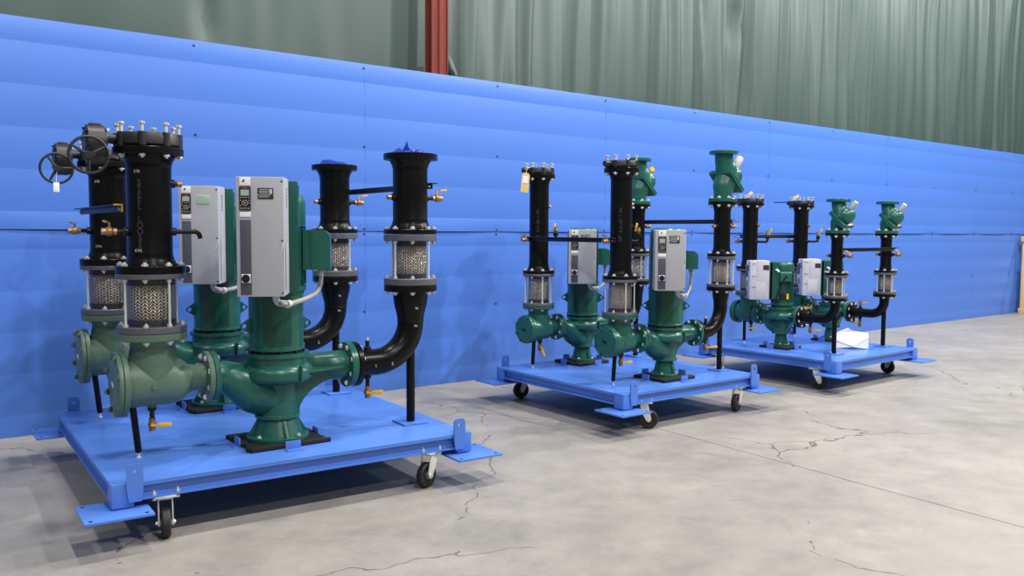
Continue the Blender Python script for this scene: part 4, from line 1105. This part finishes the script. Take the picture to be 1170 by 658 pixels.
cur = struct('tarpaulin_curtain', curtain, 'curtain', 180, WM @ T(0, .42, 0))
cur['label'] = 'grey green tarpaulin curtain hanging in folds above the blue wall'; cur['category'] = 'curtain'
if 'kind' in cur: del cur['kind']
# bunched flap tied beside the column
tie = thing('curtain_tie', 'pale knotted flap of tarpaulin tied beside the red column', 'curtain tie', tuple(WM @ Vector((-.66*KW, .2, 2.95))), WA)
part('flap', None, lambda g: g.tube([(0, 0, .28), (.015, -.02, .2), (.05, -.03, .1), (.10, -.02, .02), (.14, 0, -.06)], [.03, .045, .05, .04, .03], 14, 5), 'curtain', tie)
part('cord', None, lambda g: (g.tube([(-.1, -.04, .03), (0, -.05, .06), (.05, -.055, .02), (.09, -.05, -.03)], .01, 8, 5), g.torus(.045, .008, T(.035, -.03, .1) @ RY(R(60)), 20, 6))[0], 'gapcord', tie)

# --- wooden crate at the right edge
cr = thing('wooden_crate', 'pine crate with dark goods inside at the right edge by the wall', 'crate', tuple(WM @ Vector((11.56*KW, -.75, 0))), WA+R(-8))
def post(g): return g.box((0, 0, .72), (.09, .06, 1.44), bev=.004)
for x, y in ((0, 0), (1.2, 0), (0, .62), (1.2, .62)): part('corner_board', ('crp',), post, 'wood', cr, (x, y, 0))
for z in (.05, 1.40):
    part('front_rail', ('crf',), lambda g: g.box((.6, -.045, 0), (1.29, .03, .1), bev=.004), 'wood', cr, (0, 0, z))
    part('back_rail', ('crf2',), lambda g: g.box((.6, .665, 0), (1.29, .03, .1), bev=.004), 'wood', cr, (0, 0, z))
for z in (.05, 1.40):
    for x in (-.06, 1.26): part('side_rail', ('crs',), lambda g: g.box((0, .31, 0), (.03, .70, .1), bev=.004), 'wood', cr, (x, 0, z))
part('diagonal_brace', None, lambda g: g.box((0, 0, 0), (.50, .028, .09), T(.22, -.075, .20) @ RY(R(-38)), .004), 'wood', cr)
part('bottom_board', None, lambda g: g.box((.6, .31, .07), (1.2, .62, .03)), 'wood', cr)
gd = thing('packed_goods', 'dark and white boxed goods stacked inside the pine crate', 'goods', tuple(WM @ (Matrix.Translation((11.56*KW, -.75, .09)) @ RZ(R(-8)) @ Vector((.6, .31, 0)))), WA+R(-8))
for i in range(7):
    part('box', None, lambda g: g.box((0, 0, .075+i*.152), (1.02, .5, .148), bev=.01), 'darkgoods' if i % 2 == 0 else 'paper', gd)

# ------------------------------------------------------------------ light
w = bpy.data.worlds.new('hall_light'); SC.world = w; w.use_nodes = True
bg = w.node_tree.nodes['Background']; bg.inputs[0].default_value = (.95, .97, 1, 1); bg.inputs[1].default_value = .16
def lamp(x, y, z, p, col=(1, .97, .94)):
    l = bpy.data.lights.new('high_bay', 'POINT'); l.shadow_soft_size = .15; l.energy = p; l.color = col
    o = bpy.data.objects.new('high_bay_light', l); COL.objects.link(o); o.location = (x, y, z)
for x, y, p in ((-1.3, 4.7, 620), (2.9, 7.6, 760), (7.6, 11.2, 1250), (-5.6, 1.6, 330),
                (1.6, .4, 620), (5.9, 3.4, 1150), (10.6, 6.6, 1800), (-2.8, -2.6, 400), (4.4, -3.9, 700), (14., 14., 1300)):
    lamp(x, y, 8.2, p*1.40)
SC.view_settings.view_transform = 'Standard'; SC.view_settings.look = 'None'; SC.view_settings.exposure = 0; SC.view_settings.gamma = 1
SC.view_settings.use_curve_mapping = False

# ------------------------------------------------------------------ camera
F, PITCH, ROLL = 980.99, .0670166, .0061433
cam = bpy.data.cameras.new('camera'); cam.sensor_width = 36; cam.lens = F/1170*36; cam.clip_end = 200
co = bpy.data.objects.new('camera', cam); COL.objects.link(co)
fw = Vector((0, math.cos(PITCH), -math.sin(PITCH))); rt = Vector((1, 0, 0)); dn = Vector((0, -math.sin(PITCH), -math.cos(PITCH)))
r2 = rt*math.cos(ROLL)-dn*math.sin(ROLL); d2 = rt*math.sin(ROLL)+dn*math.cos(ROLL)
mw = Matrix((r2, -d2, -fw)).transposed().to_4x4(); mw.translation = (0, 0, H)
co.matrix_world = mw
SC.camera = co
